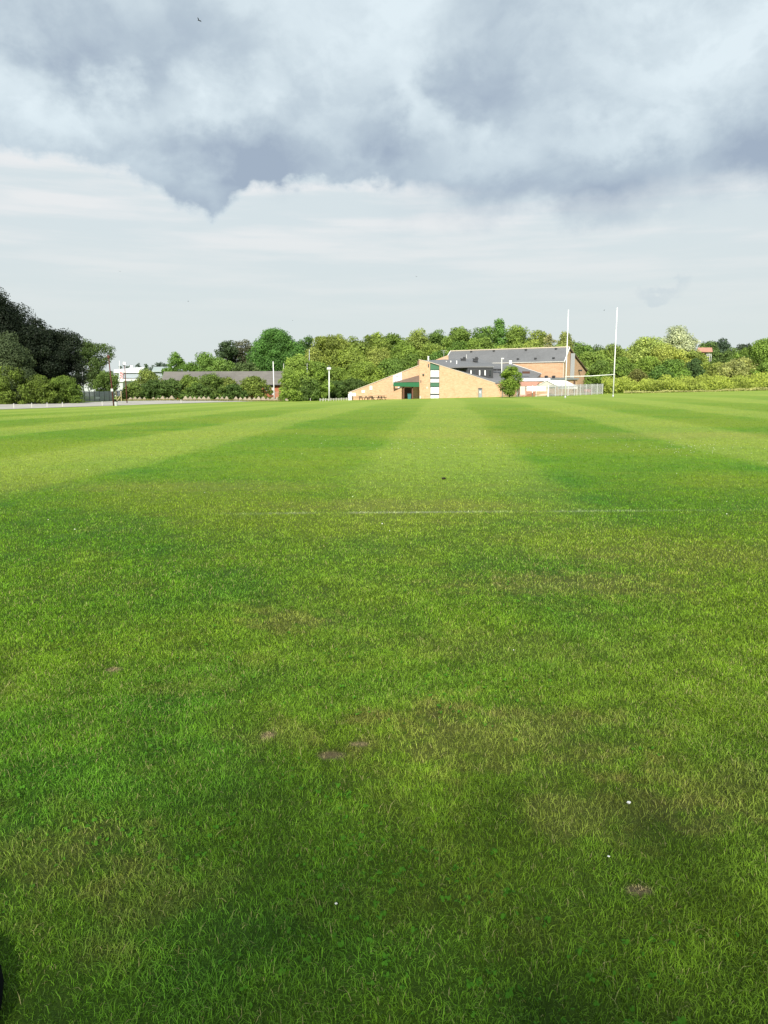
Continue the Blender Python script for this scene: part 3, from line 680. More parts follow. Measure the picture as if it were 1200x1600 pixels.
# roofs
def roof(name, pts, m, parent, centre, th=.22, down=None, dm=None):
    vs = P_(pts); c_ = at(*centre); n = len(vs); mb = MB()
    lo = [v-Vector((0, 0, th)) for v in vs]
    mb.add(vs+[c_]+lo+[c_-Vector((0, 0, th))], [(i, (i+1) % n, n) for i in range(n)]+[(n+1+(i+1) % n, n+1+i, 2*n+1) for i in range(n)]+[(i, n+1+i, n+1+(i+1) % n, (i+1) % n) for i in range(n)])
    o = mb.build(name, m, parent)
    if dm:
        cen = sum(vs, Vector())/n; ins = [cen.lerp(v, .985) for v in vs]; mb = MB()
        tp = [v-Vector((0, 0, th*.9)) for v in ins]; bt = [Vector((v.x, v.y, -2.2)) for v in ins]
        mb.add(tp+bt, [(i, n+i, n+(i+1) % n, (i+1) % n) for i in range(n)]); mb.build(down or 'wall', dm, parent)
    return o
roof('roof', [(657, 562.6, 150.6), (668, 563, 158), (700, 561.3, 168), (750, 560.8, 170), (769, 567, 168), (771.2, 572.4, 153.2), (731.6, 572.4, 153.2), (697, 573.4, 152.5)], slate, club, (715, 567, 160))
roof('roof', [(688, 571.6, 150.6), (697, 574.4, 150.6), (773, 598.3, 150.6), (806, 594, 153), (839, 590.2, 158), (846, 583, 166), (801, 568.6, 171), (769, 567.5, 171), (765, 588, 154.5), (735, 587, 154.5)], slate, club, (775, 594, 152.4), down='wall', dm=brick_buff)
# dormer with tall windows
FLd, FRd, BLd = at(732, 572.8, 153.4), at(770.8, 572.8, 153.4), at(699, 573.6, 163)
vec = BLd-FLd; vec.z = 0
dm_ = MB().extr([FLd, FRd, FRd-Vector((0, 0, 3.2)), FLd-Vector((0, 0, 3.2))], vec).build('dormer', slate_dark, club)
MB().extr([FLd+Vector((-.02, -.03, .03)), FRd+Vector((.1, -.03, .03)), FRd+Vector((.1, -.03, -.10)), FLd+Vector((-.02, -.03, -.10))], (0, .3, 0)).build('fascia', grey_metal, dm_)
cheek = [FLd+Vector((-.03, 0, -.05)), FLd+vec+Vector((-.03, 0, -.05)), FLd+vec+Vector((-.03, 0, -2.2)), FLd+Vector((-.03, 0, -2.2))]
MB().extr(cheek, (-.05, 0, 0)).build('cheek', mat('grey_cladding', (.12, .125, .135), .6), dm_)
for x_ in (736.0, 741.0, 749.5, 758.0, 766.0):
    o = pane_rect('window', x_-1.5, x_+1.5, 577.8, 587.0, 153.28, frame_dark, dm_, .1); pane_rect('pane', x_-1.0, x_+.9, 578.5, 586.6, 153.2, glass if x_ in (736.0, 749.5, 758.0) else glass_dark, o, .05)
# parapet wedge, flues, roof ventilators
MB().extr(P_([(679, 562.8), (699, 555.2), (700.5, 555.2), (700.5, 563.5), (679, 564)], 167), (0, 1.2, 0)).build('parapet', brick_buff, club)
for (x_, ya, yb, Y, r_) in ((669.3, 556.5, 563.5, 157, .16), (697.5, 564.2, 566.8, 158, .09), (704.3, 563.6, 567, 159, .12), (713.6, 563.4, 568.6, 158, .11), (729, 554, 562, 171, .05)):
    a, b_ = at(x_, yb, Y), at(x_, ya, Y); MB().tube([a-Vector((0, 0, .3)), b_], r_, 8).tube([b_-Vector((0, 0, .12)), b_], r_*1.35, 8).build('flue', white, club)
for x_ in (724, 743):
    a = at(x_, 563.0, 165); mb = MB().box(a, (.95, .9, .5)).box(a+Vector((0, 0, .32)), (1.25, 1.1, .12)).box(a+Vector((.2, -.1, .55)), (.5, .5, .3)); mb.build('roof_vent', slate_dark, club)
for x_ in (772.5, 781):
    a = at(x_, 578.3, 160); MB().box(a, (.9, .8, .35)).box(a+Vector((0, 0, .22)), (1.15, 1.0, .1)).build('roof_vent', slate_dark, club)
# aerial
a = at(693.5, 562, 166); b_ = at(693.5, 547.5, 166); mb = MB().tube([a, b_], .035, 6)
for dz_, l_ in ((0, 1.3), (-.35, .9)):
    mb.beam(b_+Vector((-l_/2, 0, dz_)), b_+Vector((l_/2, .2, dz_)), .035)
    for k_ in range(6): c_ = b_+Vector((-l_/2+l_*k_/5, .1, dz_)); mb.beam(c_-Vector((0, .25, 0)), c_+Vector((0, .25, 0)), .02)
mb.build('aerial', grey_metal, club)
# canopy over the entrance: deep green fascia, tiled roof rising to the tower
cp = MB().extr(P_([(614.5, 597.4), (655, 597.0), (655, 604.6), (614.5, 603.6)], 146.6), (0, .3, 0))
cp.extr([at(614.5, 597.4, 146.9), at(614.5, 603.6, 146.9), at(614.5, 603.6, 150), at(614.5, 597.4, 150)], (.25, 0, 0))
can = thing  # placeholder name reuse guard
fas = cp.build('canopy', green_paint, club)
MB().add([at(614.5, 597.3, 146.5), at(655, 596.9, 146.5), at(655, 586.3, 150), at(627, 597.2, 150), at(655, 597, 150)], [(0, 1, 2, 3), (3, 2, 4), (0, 3, 4, 1), (1, 4, 2)]).build('canopy_roof', tile_brown, fas)
MB().box((at(634, 604, 148.3)+Vector((0, 0, .15))), (4.6, 3.0, .08)).build('soffit', offwhite, fas)
for x_ in (630.5, 644.5):
    b_ = at(x_, 604, 147.2); MB().beam(gnd(b_), b_, .24).build('canopy_post', mat('stained_post', (.14, .06, .04), .8), fas)
# recessed entrance and door under the canopy
pane_rect('entrance_door', 632.5, 643.5, 606, 625.5, y0+.5, mat('shaded_red_door', (.06, .022, .015), .6), club, .1)  # canopy shade is put into the door colour
pane_rect('window', 621.6, 627.5, 604.6, 611, y0+.48, glass, club, .06)
# low splayed brick wall in front of the entrance
MB().add([at(597.2, 619.2, 149.6), at(627.5, 605.8, 147.0), at(627.5, 628, 147.0), at(597.2, 628, 149.6), at(598.2, 619.2, 150.1), at(628.5, 605.8, 147.5), at(628.5, 628, 147.5), at(598.2, 628, 150.1)],
         [(0, 1, 2, 3), (7, 6, 5, 4), (0, 4, 5, 1), (1, 5, 6, 2), (0, 3, 7, 4), (3, 2, 6, 7)]).build('splayed_wall', brick_buff, club)
# boards on the left wing
sgn = pane_rect('sign_board', 614.0, 627.8, 586.6, 600.8, y0+.5, white, club, .08, ya2=581.4)
mb = MB(); c0 = at(620.6, 593.0, y0+.45)
pts = [c0+Vector((math.cos(a)*.48, 0, math.sin(a)*.42-.02)) for a in [R(d_) for d_ in range(215, 331, 12)]]; mb.tube(pts, .045, 5).build('emblem', grey_paint, sgn); MB().tube([c0+Vector((-.25, 0, .55)), c0+Vector((.05, 0, .62)), c0+Vector((.2, 0, .42))], .06, 5).build('emblem', grey_paint, sgn)
for a_ in ((577.6, 581.6, 603.0, 609.2), (565.0, 570.0, 609.8, 613.6), (550.2, 556.0, 614.0, 619.2)): pane_rect('notice_board', *a_, y0+.52, white, club, .07)
pane_rect('notice_board', 655.5, 657.6, 618.6, 624.6, y0-.08, offwhite, club, .07); pane_rect('notice_board', 666, 668.3, 604.2, 607.4, y0-.06, offwhite, club, .06)
lf_ = MB().box(at(661.4, 585.2, y0-.2), (.35, .3, .25)).beam(at(661.4, 585.2, y0-.2), at(661.4, 585.2, y0+.05), .06); lf_.build('wall_light', frame_dark, club)
MB().box(at(669.6, 571, y0-.12), (.2, .2, .55)).build('wall_light', frame_dark, club); MB().box(at(657.6, 596, y0-.05), (.12, .1, .5)).build('wall_light', frame_dark, club)
MB().extr(P_([(544, 616), (546.5, 613.4), (549.6, 612.6), (549.6, 628), (543.6, 628)], y0-.6), (0, 1.0, 0)).build('end_pier', white, club)

# ------------------------------------------------------------------ sports hall
hall = thing('sports_hall', foot(840, 172), 'tall brick sports hall with long dark slate roof behind the clubhouse', 'building')
Rr, Rl, Ef, Eb = at(888, 545.2, 170), at(704, 551.4, 189), at(880, 566.2, 165), at(918.2, 583.5, 185)
hv = Rl-Rr; hv.z = 0
down = lambda p: Vector((p.x, p.y, -1.8))
MB().extr([Ef, Rr, Eb, down(Eb), down(Ef)], hv).build('wall', brick_buff, hall)
nrm = Vector((0, 0, .12)); gN = (Eb-Ef); gN.z = 0; out = Vector((gN.y, -gN.x, 0)).normalized()*.25
Ef2 = Ef+(Ef-Rr)*.03; Eb2 = Eb+(Eb-Rr)*.02
MB().extr([Ef2+out+nrm, Rr+out+nrm, Eb2+out+nrm, Eb2+out+nrm*2.6, Rr+out+nrm*3.2, Ef2+out+nrm*2.6], hv*1.01).build('roof', slate, hall)
MB().tube([Rr+out+nrm*3.4, Rr+out+nrm*3.4+hv*1.01], .16, 6).build('ridge', cream_cop, hall)
MB().tube([Ef2+out*1.1+nrm*1.8, Ef2+out*1.1+nrm*1.8+hv*1.01], .12, 6).build('gutter', offwhite, hall)
MB().beam(Rr+out*1.2+nrm*2, Ef2+out*1.2+nrm*1.6, .14, ht=.3).build('bargeboard', white, hall); MB().beam(Rr+out*1.2+nrm*2, Eb2+out*1.2+nrm*1.6, .10, ht=.2).build('bargeboard', tile_brown, hall)
MB().beam(Rl+nrm*3, Ef2+hv+nrm*2.6, .16, ht=.3).build('bargeboard', white, hall)
cnr = Ef+out*.4; MB().beam(cnr, down(cnr), .16).build('corner_trim', cream_cop, hall)
def gp(s_, zz, o_=.6): p = Ef.lerp(Eb, s_)+out*o_; return Vector((p.x, p.y, zz))
MB().beam(gp(.315, 2.0), gp(.315, 8.9), .55, ht=.9).build('cladding_strip', grey_paint, hall)
MB().box(gp(.62, 5.35, 1.2), (.7, .5, .35), .5).build('wall_light', frame_dark, hall)
for s_ in (.09, .33, .6, .8):
    p = Rr+hv*s_+(Ef-Rr)*.14+Vector((0, 0, .55)); MB().box(p, (.5, .4, .25)).build('roof_vent', slate_dark, hall)
for s_ in (.08, .22, .36):
    p = Rr+hv*s_+(Ef-Rr)*.84+Vector((0, 0, .55)); MB().box(p, (.5, .4, .25)).build('roof_vent', slate_dark, hall)
# flat roofed annexe
ann = [(812, 592.6, 149), (859, 592.4, 149), (903, 591.4, 161), (884, 589.5, 168), (812, 589.8, 160)]
roof('annexe_roof', ann, mat('grey_felt', (.16, .17, .18), .8), hall, (850, 590.8, 158), th=.12, down='annexe_wall', dm=brick_buff)
a, b_ = at(812, 593.4, 148.9), at(859.5, 593.2, 148.9); MB().beam(a, b_, .2, ht=.55).build('fascia', white, hall)
a2, b2 = at(859.5, 592.8, 148.9), at(904, 591.9, 161); MB().beam(a2, b2, .15, ht=.32).build('fascia', grey_paint, hall)
for x_ in (853.5, 865): c_ = at(x_, 589.4, 157); MB().tube([c_-Vector((0, 0, .3)), c_+Vector((0, 0, .1))], .3, 10).tube([c_+Vector((0, 0, .1)), c_+Vector((0, 0, .32))], [.48, .2], 10).build('roof_vent', slate_dark, hall)
MB().add([at(811, 602.5, 146.5), at(838, 602.8, 146.5), at(843, 596.4, 149), at(812, 595.9, 149), at(811, 603.6, 146.5), at(838, 603.9, 146.5), at(843, 597.6, 149), at(812, 597, 149)], [(0, 1, 2, 3), (4, 7, 6, 5), (0, 4, 5, 1), (1, 5, 6, 2), (3, 2, 6, 7), (0, 3, 7, 4)]).build('lean_to_roof', tile_pink, hall)
MB().extr(P_([(812.5, 603), (837, 603), (837, 630), (812.5, 630)], 147.2), (0, 1.7, 0)).build('lean_to_wall', brick_red, hall)
o = MB().extr(P_([(893, 594.5), (899, 594.3), (899, 612), (893, 612)], 159.2), (0, .3, 0)).build('door', mat('brown_door', (.07, .035, .02), .6), hall)
MB().add([at(801, 568.4, 170.6), at(846.5, 583.2, 165.6), at(846.5, 584.4, 165.6), at(801, 569.6, 170.6), at(801, 568.4, 171), at(846.5, 583.2, 166), at(846.5, 584.4, 166), at(801, 569.6, 171)], [(0, 1, 2, 3), (7, 6, 5, 4), (0, 4, 5, 1), (3, 2, 6, 7)]).build('verge_trim', white, club)
MB().box(at(822, 582, 158.5), (1.5, .4, .45)).build('roof_opening', mat('dark_brown_opening', (.09, .04, .025), .8), club)

# ------------------------------------------------------------------ marquee
mq = thing('marquee', foot(866, 144), 'white gabled party marquee behind the palisade fence', 'tent')
eL, ap, eR = at(838, 603, 142.5), at(854.5, 594.0, 141.5), at(872.5, 603.6, 140.5); mv = at(884.5, 593.0, 147.5)-ap; mv.z = 0
th = Vector((0, 0, -.05))
MB().extr([eL, ap, eR, eR+th, ap+th*2, eL+th], mv).build('roof', canvas_w, mq)
MB().extr([eL+mv*.02+th*2, ap+mv*.02+th*3, eR+mv*.02+th*2], mv*.01).build('gable_panel', offwhite, mq)  # gable canvas drawn greyer, its shade put into the colour
for p in (eL, eR): MB().extr([p+th*2, p+mv+th*2, p+mv+Vector((0, 0, -.45)), p+Vector((0, 0, -.45))], (.02, .03, 0)).build('valance', canvas_w, mq)
for p in (eL, eR, eL+mv, eR+mv, eR+mv*.5): MB().tube([Vector((p.x, p.y, tz(p.x, p.y)-.1)), p], .05, 6).build('leg', white, mq)

# ------------------------------------------------------------------ palisade fences
def palisade(pts, label, group=None, ht=2.1, mat_=None):
    pts = [Vector((p.x, p.y, tz(p.x, p.y))) for p in pts]; mat_ = mat_ or grey_metal
    root = thing('palisade_fence', pts[0], label, 'fence', group); made = []
    for a, b_ in zip(pts[:-1], pts[1:]):
        L_ = (b_-a).length; nb_ = max(1, round(L_/2.75))
        for i in range(nb_):
            p, q_ = a.lerp(b_, i/nb_), a.lerp(b_, (i+1)/nb_); p.z = tz(p.x, p.y); q_.z = tz(q_.x, q_.y); mb = MB()
            n = max(3, int((q_-p).length/.165))
            for k_ in range(n):
                c_ = p.lerp(q_, (k_+.5)/n); mb.beam(c_+Vector((0, -.04, .05)), c_+Vector((0, -.04, ht)), .11, ht=.02)
            for zz in (.35, ht-.35): mb.beam(p+Vector((0, 0, zz)), q_+Vector((0, 0, zz)), .05, ht=.06)
            mb.build('panel', mat_, root)
            MB().beam(p-Vector((0, 0, .2)), p+Vector((0, 0, ht+.02)), .12).build('post', mat_, root)
        e = b_.copy(); e.z = tz(e.x, e.y); MB().beam(e-Vector((0, 0, .2)), e+Vector((0, 0, ht+.02)), .12).build('post', mat_, root)
    return root
pale = mat('pale_palisade', (.64, .66, .68), .5, .08)
palisade([foot(784.5, 142), foot(856, 137)], 'pale palisade fence facing the field, hung with white banners', mat_=pale, ht=2.0)
palisade([foot(857, 137.3), foot(941, 156)], 'grey palisade fence running back beside the marquee', ht=2.05)
bn = at(823, 603.6, 136.6); tag(MB().extr(P_([(823, 603.6), (853.4, 603.8), (853.4, 611.2), (823, 611.0)], 136.85), (0, .02, 0)).build('banner', canvas_w), 'long white banner tied to the pale palisade fence', 'banner')
tag(MB().extr(P_([(812.6, 603.8), (820.6, 603.8), (820.6, 616.5), (812.6, 616.5)], 137.0), (0, .03, 0)).build('poster_board', offwhite), 'upright cream notice board on the fence left of the banner', 'board')
palisade([foot(1088, 196), foot(1122, 198)], 'small grey palisade fence showing through the bushes on the bank', ht=2.4)
pb = thing('picnic_bench', foot(918, 152), 'small red bench behind the grey palisade fence', 'bench')
c_ = foot(918, 152); MB().box(c_+Vector((0, 0, .5)), (1.2, .5, .07)).build('seat', redp, pb); MB().box(c_+Vector((0, .25, .85)), (1.2, .06, .45)).build('backrest', redp, pb)
for s_ in (-1, 1): MB().box(c_+Vector((.5*s_, 0, .25)), (.07, .45, .5)).build('leg', redp, pb)

# ------------------------------------------------------------------ rugby posts
gp1, gp2 = gr(883.2, 624.2), None
Yp = 90.0
A_ = at(883.0, 624.2, Yp); B_ = at(957.8, 621.6, Yp); A_.z = tz(A_.x, A_.y); B_.z = tz(B_.x, B_.y)
rg = thing('rugby_goal', (A_+B_)/2, 'white H shaped rugby goal posts standing on the grass', 'goal')
for p, yt in ((A_, 484), (B_, 480.5)):
    tp = at(600+(p.x)*0+0, yt, Yp); top = Vector((p.x, p.y, tp.z)); MB().tube([p-Vector((0, 0, .1)), p.lerp(top, .4), top], [.075, .062, .048], 10).build('post', white, rg, True)
    MB().tube([p-Vector((0, 0, .02)), p+Vector((0, 0, .25))], .095, 10).build('socket', grey_metal, rg, True)
za, zb = at(883, 588.3, Yp).z, at(958, 585.2, Yp).z
ca, cb = Vector((A_.x, A_.y, za)), Vector((B_.x, B_.y, zb)); MB().tube([ca-(cb-ca)*.02, ca.lerp(cb, .5)-Vector((0, 0, .06)), cb+(cb-ca)*.02], .045, 8).build('crossbar', white, rg, True)

# ------------------------------------------------------------------ poles and lamps
def pole(name, px, yt, Y, r_, m, label, cat='pole', px_top=None, yb=None):
    f0 = foot(px, Y); tp = at(px_top or px, yt, Y); root = thing(name, f0, label, cat)
    MB().tube([f0-Vector((0, 0, .1)), f0.lerp(tp, .5), tp], [r_*1.1, r_, r_*.75], 8).build('pole', m, root, True)
    return root, f0, tp
rt, f0, tp = pole('flagpole', 428.5, 564.8, 148, .10, white, 'plain white pole in front of the bungalow', px_top=426.7)
rt, f0, tp = pole('mast', 443.2, 568, 156, .06, offwhite, 'thin pale pole at the bungalow gable')
rt, f0, tp = pole('mast', 483.3, 545.5, 168, .07, grey_metal, 'thin grey mast rising among the trees left of the floodlight')
rt, f0, tp = pole('floodlight_post', 514.2, 576.5, 145, .12, pale, 'pale floodlight post left of the picnic tables', 'floodlight')
hd = MB().box(tp+Vector((0, -.15, .1)), (.75, .35, .4)); hd.build('lamp_head', grey_metal, rt); MB().box(tp+Vector((-.05, -.36, .05)), (.55, .05, .28)).build('lens', white, rt); MB().box(tp+Vector((0, 0, .5)), (.3, .25, .3)).build('sensor', frame_dark, rt)
rt, f0, tp = pole('floodlight_post', 479.8, 569.5, 150, .09, pale, 'pale lamp post half hidden by the light green trees', 'floodlight')
MB().box(tp+Vector((-.1, 0, .1)), (.5, .35, .3)).build('lamp_head', offwhite, rt)
a, b_ = at(784, 588, 155), at(784, 561, 155); ml = MB().tube([a, b_], .09, 8).build('lamp_mast', white, club); MB().box(b_+Vector((.15, 0, .1)), (.5, .3, .22)).build('lamp_head', white, ml)
MB().box(at(797.5, 566, 150), (.5, .3, .7)).build('satellite_box', white, club)
rt, f0, tp = pole('floodlight_post', 177, 556, 99, .085, rust, 'tall rusty leaning pole next to the grey bin', 'pole', px_top=169.5)
MB().box(tp-Vector((0, 0, .1)), (.3, .3, .35)).build('bracket', rust, rt); MB().box(f0.lerp(tp, .32), (.28, .24, .34)).build('junction_box', grey_metal, rt)
rt, f0, tp = pole('floodlight_post', 198, 571, 117, .075, rust, 'shorter rusty pole with a white floodlight on top', 'floodlight', px_top=194.8)
MB().box(tp+Vector((0, -.1, .3)), (.42, .3, .4), .4).build('lamp_head', white, rt); MB().beam(tp+Vector((-.3, 0, .1)), tp+Vector((.3, 0, .35)), .06).build('bracket', rust, rt)
rt, f0, tp = pole('street_lamp', 131.5, 574, 133, .09, grey_metal, 'grey street lamp in front of the open crowned tree', 'street lamp', px_top=128.3)
MB().box(tp+Vector((.15, 0, .04)), (.55, .25, .12)).build('lamp_head', offwhite, rt)
rt, f0, tp = pole('mast', 186.5, 563.5, 165, .07, pale, 'slim pale pole in front of the white warehouse')
rt, f0, tp = pole('street_lamp', 219.5, 588, 148, .07, pale, 'low pale lamp in front of the pale hedge tops', 'street lamp'); MB().box(tp+Vector((0, 0, .05)), (.45, .2, .12)).build('lamp_head', offwhite, rt)
rt, f0, tp = pole('mast', 15.2, 562, 112, .08, grey_metal, 'grey pole among the bushes at the far left')
# bin at foot of the rusty pole
bp_ = foot(180.6, 98.6); bn_ = thing('litter_bin', bp_, 'small grey litter bin at the foot of the leaning rusty pole', 'bin')
MB().tube([bp_, bp_+Vector((0, 0, .55))], [.17, .20], 12).build('body', grey_metal, bn_); MB().tube([bp_+Vector((0, 0, .55)), bp_+Vector((0, 0, .68))], [.23, .20], 12).build('lid', black_mat, bn_)
tb = gr(639.5, 623.9); tb = foot(639.5, 146.8); tbn = thing('wheelie_bin', tb, 'teal bin standing under the green canopy', 'bin')
MB().extr([tb+Vector((-.28, -.3, 0)), tb+Vector((.28, -.3, 0)), tb+Vector((.34, -.3, .95)), tb+Vector((-.34, -.3, .95))], (0, .6, 0)).build('body', teal, tbn); MB().box(tb+Vector((0, 0, 1.0)), (.74, .72, .09)).build('lid', mat('dark_teal', (.01, .07, .08), .5), tbn)

# ------------------------------------------------------------------ picnic tables (one built, then copied)
def picnic(loc, label):
    root = thing('picnic_table', loc, label, 'picnic table', 'picnic tables outside the clubhouse'); o = Vector((0, 0, 0))
    def part(mb, n): ob = mb.build(n, wood_dark); ob.parent = root; return ob
    mb = MB()
    for k_ in range(5): mb.box((0, -.3+.15*k_, .74), (1.8, .13, .04))
    part(mb, 'tabletop')
    for s_ in (-1, 1):
        mb = MB()
        for k_ in (0, 1): mb.box((0, s_*(.62+.14*k_), .45), (1.8, .13, .04))
        part(mb, 'bench')
        part(MB().beam((.62*s_, -.55, 0), (.62*s_, -.15, .72), .06, ht=.1).beam((.62*s_, .55, 0), (.62*s_, .15, .72), .06, ht=.1).beam((.62*s_, -.72, .40), (.62*s_, .72, .40), .06, ht=.1), 'leg_frame')
    return root
pt0 = picnic(foot(556.5, 145.5), 'picnic table at the far left by the white end of the wall')
for px, Y, rz, lb in ((568.0, 146.6, .7, 'picnic table second from the left, turned sideways'), (579.5, 147.3, 1.4, 'picnic table seen end on in the middle of the row'), (586.5, 145.8, .3, 'picnic table fourth along the sloping wall'), (596.0, 144.9, 1.1, 'picnic table at the foot of the splayed brick wall')):
    dup(pt0, foot(px, Y), lb, rz=rz)

# ------------------------------------------------------------------ pointed blocks along the hedge, small posts by the path
def block_mesh(seed):
    r = random.Random(seed); w2, d2, h = .46, .40, .62; j = lambda s_=.03: r.uniform(-s_, s_)
    vs = [(-w2+j(), -d2, -.05), (w2+j(), -d2, -.05), (w2+j(), d2, -.05), (-w2+j(), d2, -.05), (-w2*.86, -d2*.85, .14), (w2*.86, -d2*.85, .14), (w2*.86, d2*.85, .14), (-w2*.86, d2*.85, .14),
          (-.06+j(), -.06, h+j(.05)), (.06+j(), -.06, h+j(.05)), (.06, .06, h), (-.06, .06, h)]
    fs = [(0, 1, 5, 4), (1, 2, 6, 5), (2, 3, 7, 6), (3, 0, 4, 7), (4, 5, 9, 8), (5, 6, 10, 9), (6, 7, 11, 10), (7, 4, 8, 11), (8, 9, 10, 11), (3, 2, 1, 0)]
    me = bpy.data.meshes.new('pyramid_block'); me.from_pydata(vs, [], fs); me.materials.append(conc_tan); return me
bl = [block_mesh(s_) for s_ in range(4)]
rb = random.Random(2); gaps = {4, 10, 11, 18, 22}; marks = []
n_ = 36
for i in range(n_):
    if i in gaps: continue
    px = 204+i*7.15; Y = 139+(px-204)*.032+rb.uniform(-.2, .2); f0 = foot(px, Y)
    o = bpy.data.objects.new('pyramid_block', bl[i % 4]); COL.objects.link(o); o.location = f0; s_ = 1.2*rb.uniform(.8, 1.12)*(1.0 if i > 6 else .85); o.scale = (s_, s_, s_*rb.uniform(.8, 1.1)); o.rotation_euler = (0, 0, rb.uniform(-.2, .2))
    if px < 240: nm = 'right of the rusty floodlight pole'
    elif px < 290: nm = 'below the conifer end of the hedge'
    elif px < 350: nm = 'in front of the olive middle of the hedge'
    elif px < 410: nm = 'in front of the rounded hedge bush'
    else: nm = 'beside the white pole before the bungalow'
    tag(o, 'pointed tan concrete block in the row '+nm, 'block', 'pointed tan blocks '+nm)
pk = [(22, 'short white post nearest the left edge of the path'), (50, 'short white post, second from the left edge'), (74, 'short white post, third from the left edge'), (98, 'short white post, fourth from the left edge, below the hoarding end bush'),
      (160, 'short white post left of the rusty leaning pole'), (283, 'short white post alone before the middle of the hedge'), (409, 'short white post left of the white pole'), (434, 'short white post right of the white pole'),
      (468, 'short leaning post below the light green tree'), (485, 'short post between leaning post and floodlight post'), (505, 'short post just left of the floodlight post')]
p0 = None
for px, lb in pk:
    yy = np.interp(px, [0, 90, 180, 300, 420, 500, 548], [639, 636, 633.5, 629.5, 625.6, 624.6, 624])
    f0 = gr(px, yy)
    if f0.y > 146: f0 = foot(px, 146)
    if p0 is None:
        p0 = thing('marker_post', f0, lb, 'post', 'short posts along the gravel path')
        a = MB().tube([(0, 0, -.1), (0, 0, .5)], .05, 8).build('post', offwhite); a.parent = p0
        a = MB().tube([(0, 0, .5), (0, 0, .56)], [.06, .03], 8).build('cap', grey_metal); a.parent = p0
    else: dup(p0, f0, lb, rz=.3)
# rope between the left posts
def rope(pxs, label):
    pts = []
    for a_, b_ in zip(pxs[:-1], pxs[1:]):
        A = gr(a_, np.interp(a_, [0, 90, 180], [639, 636, 633.5])); B = gr(b_, np.interp(b_, [0, 90, 180], [639, 636, 633.5]))
        for k_ in range(7):
            s_ = k_/7; p = A.lerp(B, s_); p.z = p.z+.46-.35*4*s_*(1-s_)*.6; pts.append(p)
    pts.append(B+Vector((0, 0, .46))); tag(MB().tube(pts, .014, 5).build('rope', offwhite), label, 'rope')
rope([22, 50, 74, 98], 'pale sagging rope strung between the short left posts')
# low white rail fence left of the clubhouse
lf0, lf1 = foot(500, 140), foot(545, 148); lw = thing('low_fence', lf0, 'low white post and rail fence left of the clubhouse wall', 'fence')
for k_ in range(12):
    p = lf0.lerp(lf1, k_/11); p.z = tz(p.x, p.y); MB().beam(p-Vector((0, 0, .1)), p+Vector((0, 0, .45 if k_ % 2 else .55)), .09).build('post', offwhite, lw)
MB().beam(lf0+Vector((0, 0, .38)), lf1+Vector((0, 0, .38)), .05, ht=.08).build('rail', offwhite, lw); MB().beam(lf0+Vector((0, 0, .25)), lf1+Vector((0, 0, .25)), .05, ht=.08).build('rail', offwhite, lw)

# ------------------------------------------------------------------ bungalow
bg_ = thing('bungalow', foot(360, 162), 'long low red brick bungalow with weathered tiled roof behind the hedge', 'building')
Y1 = 158.0
e1, e0 = at(439.5, 601.0, Y1), at(250, 601.5, Y1); r1, r0 = at(443.5, 579.8, Y1+6), at(256, 580.6, Y1+6)
b1, b0 = Vector((r1.x+.3, Y1+12, e1.z)), Vector((r0.x, Y1+12, e0.z)); T = Vector((0, 0, -.15))
MB().add([e0, e1, r1, r0, b1, b0, e0+T, e1+T, r1+T, r0+T, b1+T, b0+T], [(0, 1, 2, 3), (3, 2, 4, 5), (7, 6, 9, 8), (8, 9, 11, 10), (0, 6, 7, 1), (1, 7, 8, 2), (2, 8, 10, 4), (0, 3, 9, 6), (3, 5, 11, 9), (5, 4, 10, 11)]).build('roof', tile_grey, bg_)
g1 = at(440.2, 602.0, Y1+.7); g1b = Vector((g1.x, Y1+11.3, g1.z)); gm = Vector((g1.x, Y1+6, r1.z-.35))
g0x = at(252, 602, Y1+.7).x
MB().extr([Vector((g1.x-.0, Y1+.7, g1.z)), gm, g1b, Vector((g1.x, Y1+11.3, -2.2)), Vector((g1.x, Y1+.7, -2.2))], (g0x-g1.x, 0, 0)).build('wall', brick_red, bg_)
MB().tube([e0+Vector((0, -.08, -.05)), e1+Vector((0, -.08, -.05))], .09, 6).build('gutter', frame_dark, bg_)
MB().beam(e1+Vector((.05, 0, -.05)), r1+Vector((.05, 0, -.05)), .08, ht=.28).build('bargeboard', frame_dark, bg_)
for x0_, x1_ in ((414.5, 421.8), (396, 404), (372, 380), (340, 350), (300, 310)):
    o = pane_rect('window', x0_, x1_, 603.2, 610.5, Y1+.62, white, bg_, .06); pane_rect('pane', x0_+.8, x1_-.8, 604, 609.7, Y1+.58, glass_dark, o, .03)
pane_rect('door', 424, 427.5, 603.2, 617, Y1+.62, white, bg_, .06)
palisade([foot(416, 155), foot(447, 156)], 'pale slatted fence below the bungalow gable', mat_=mat('pale_timber', (.36, .35, .32), .85, .15), ht=1.75)

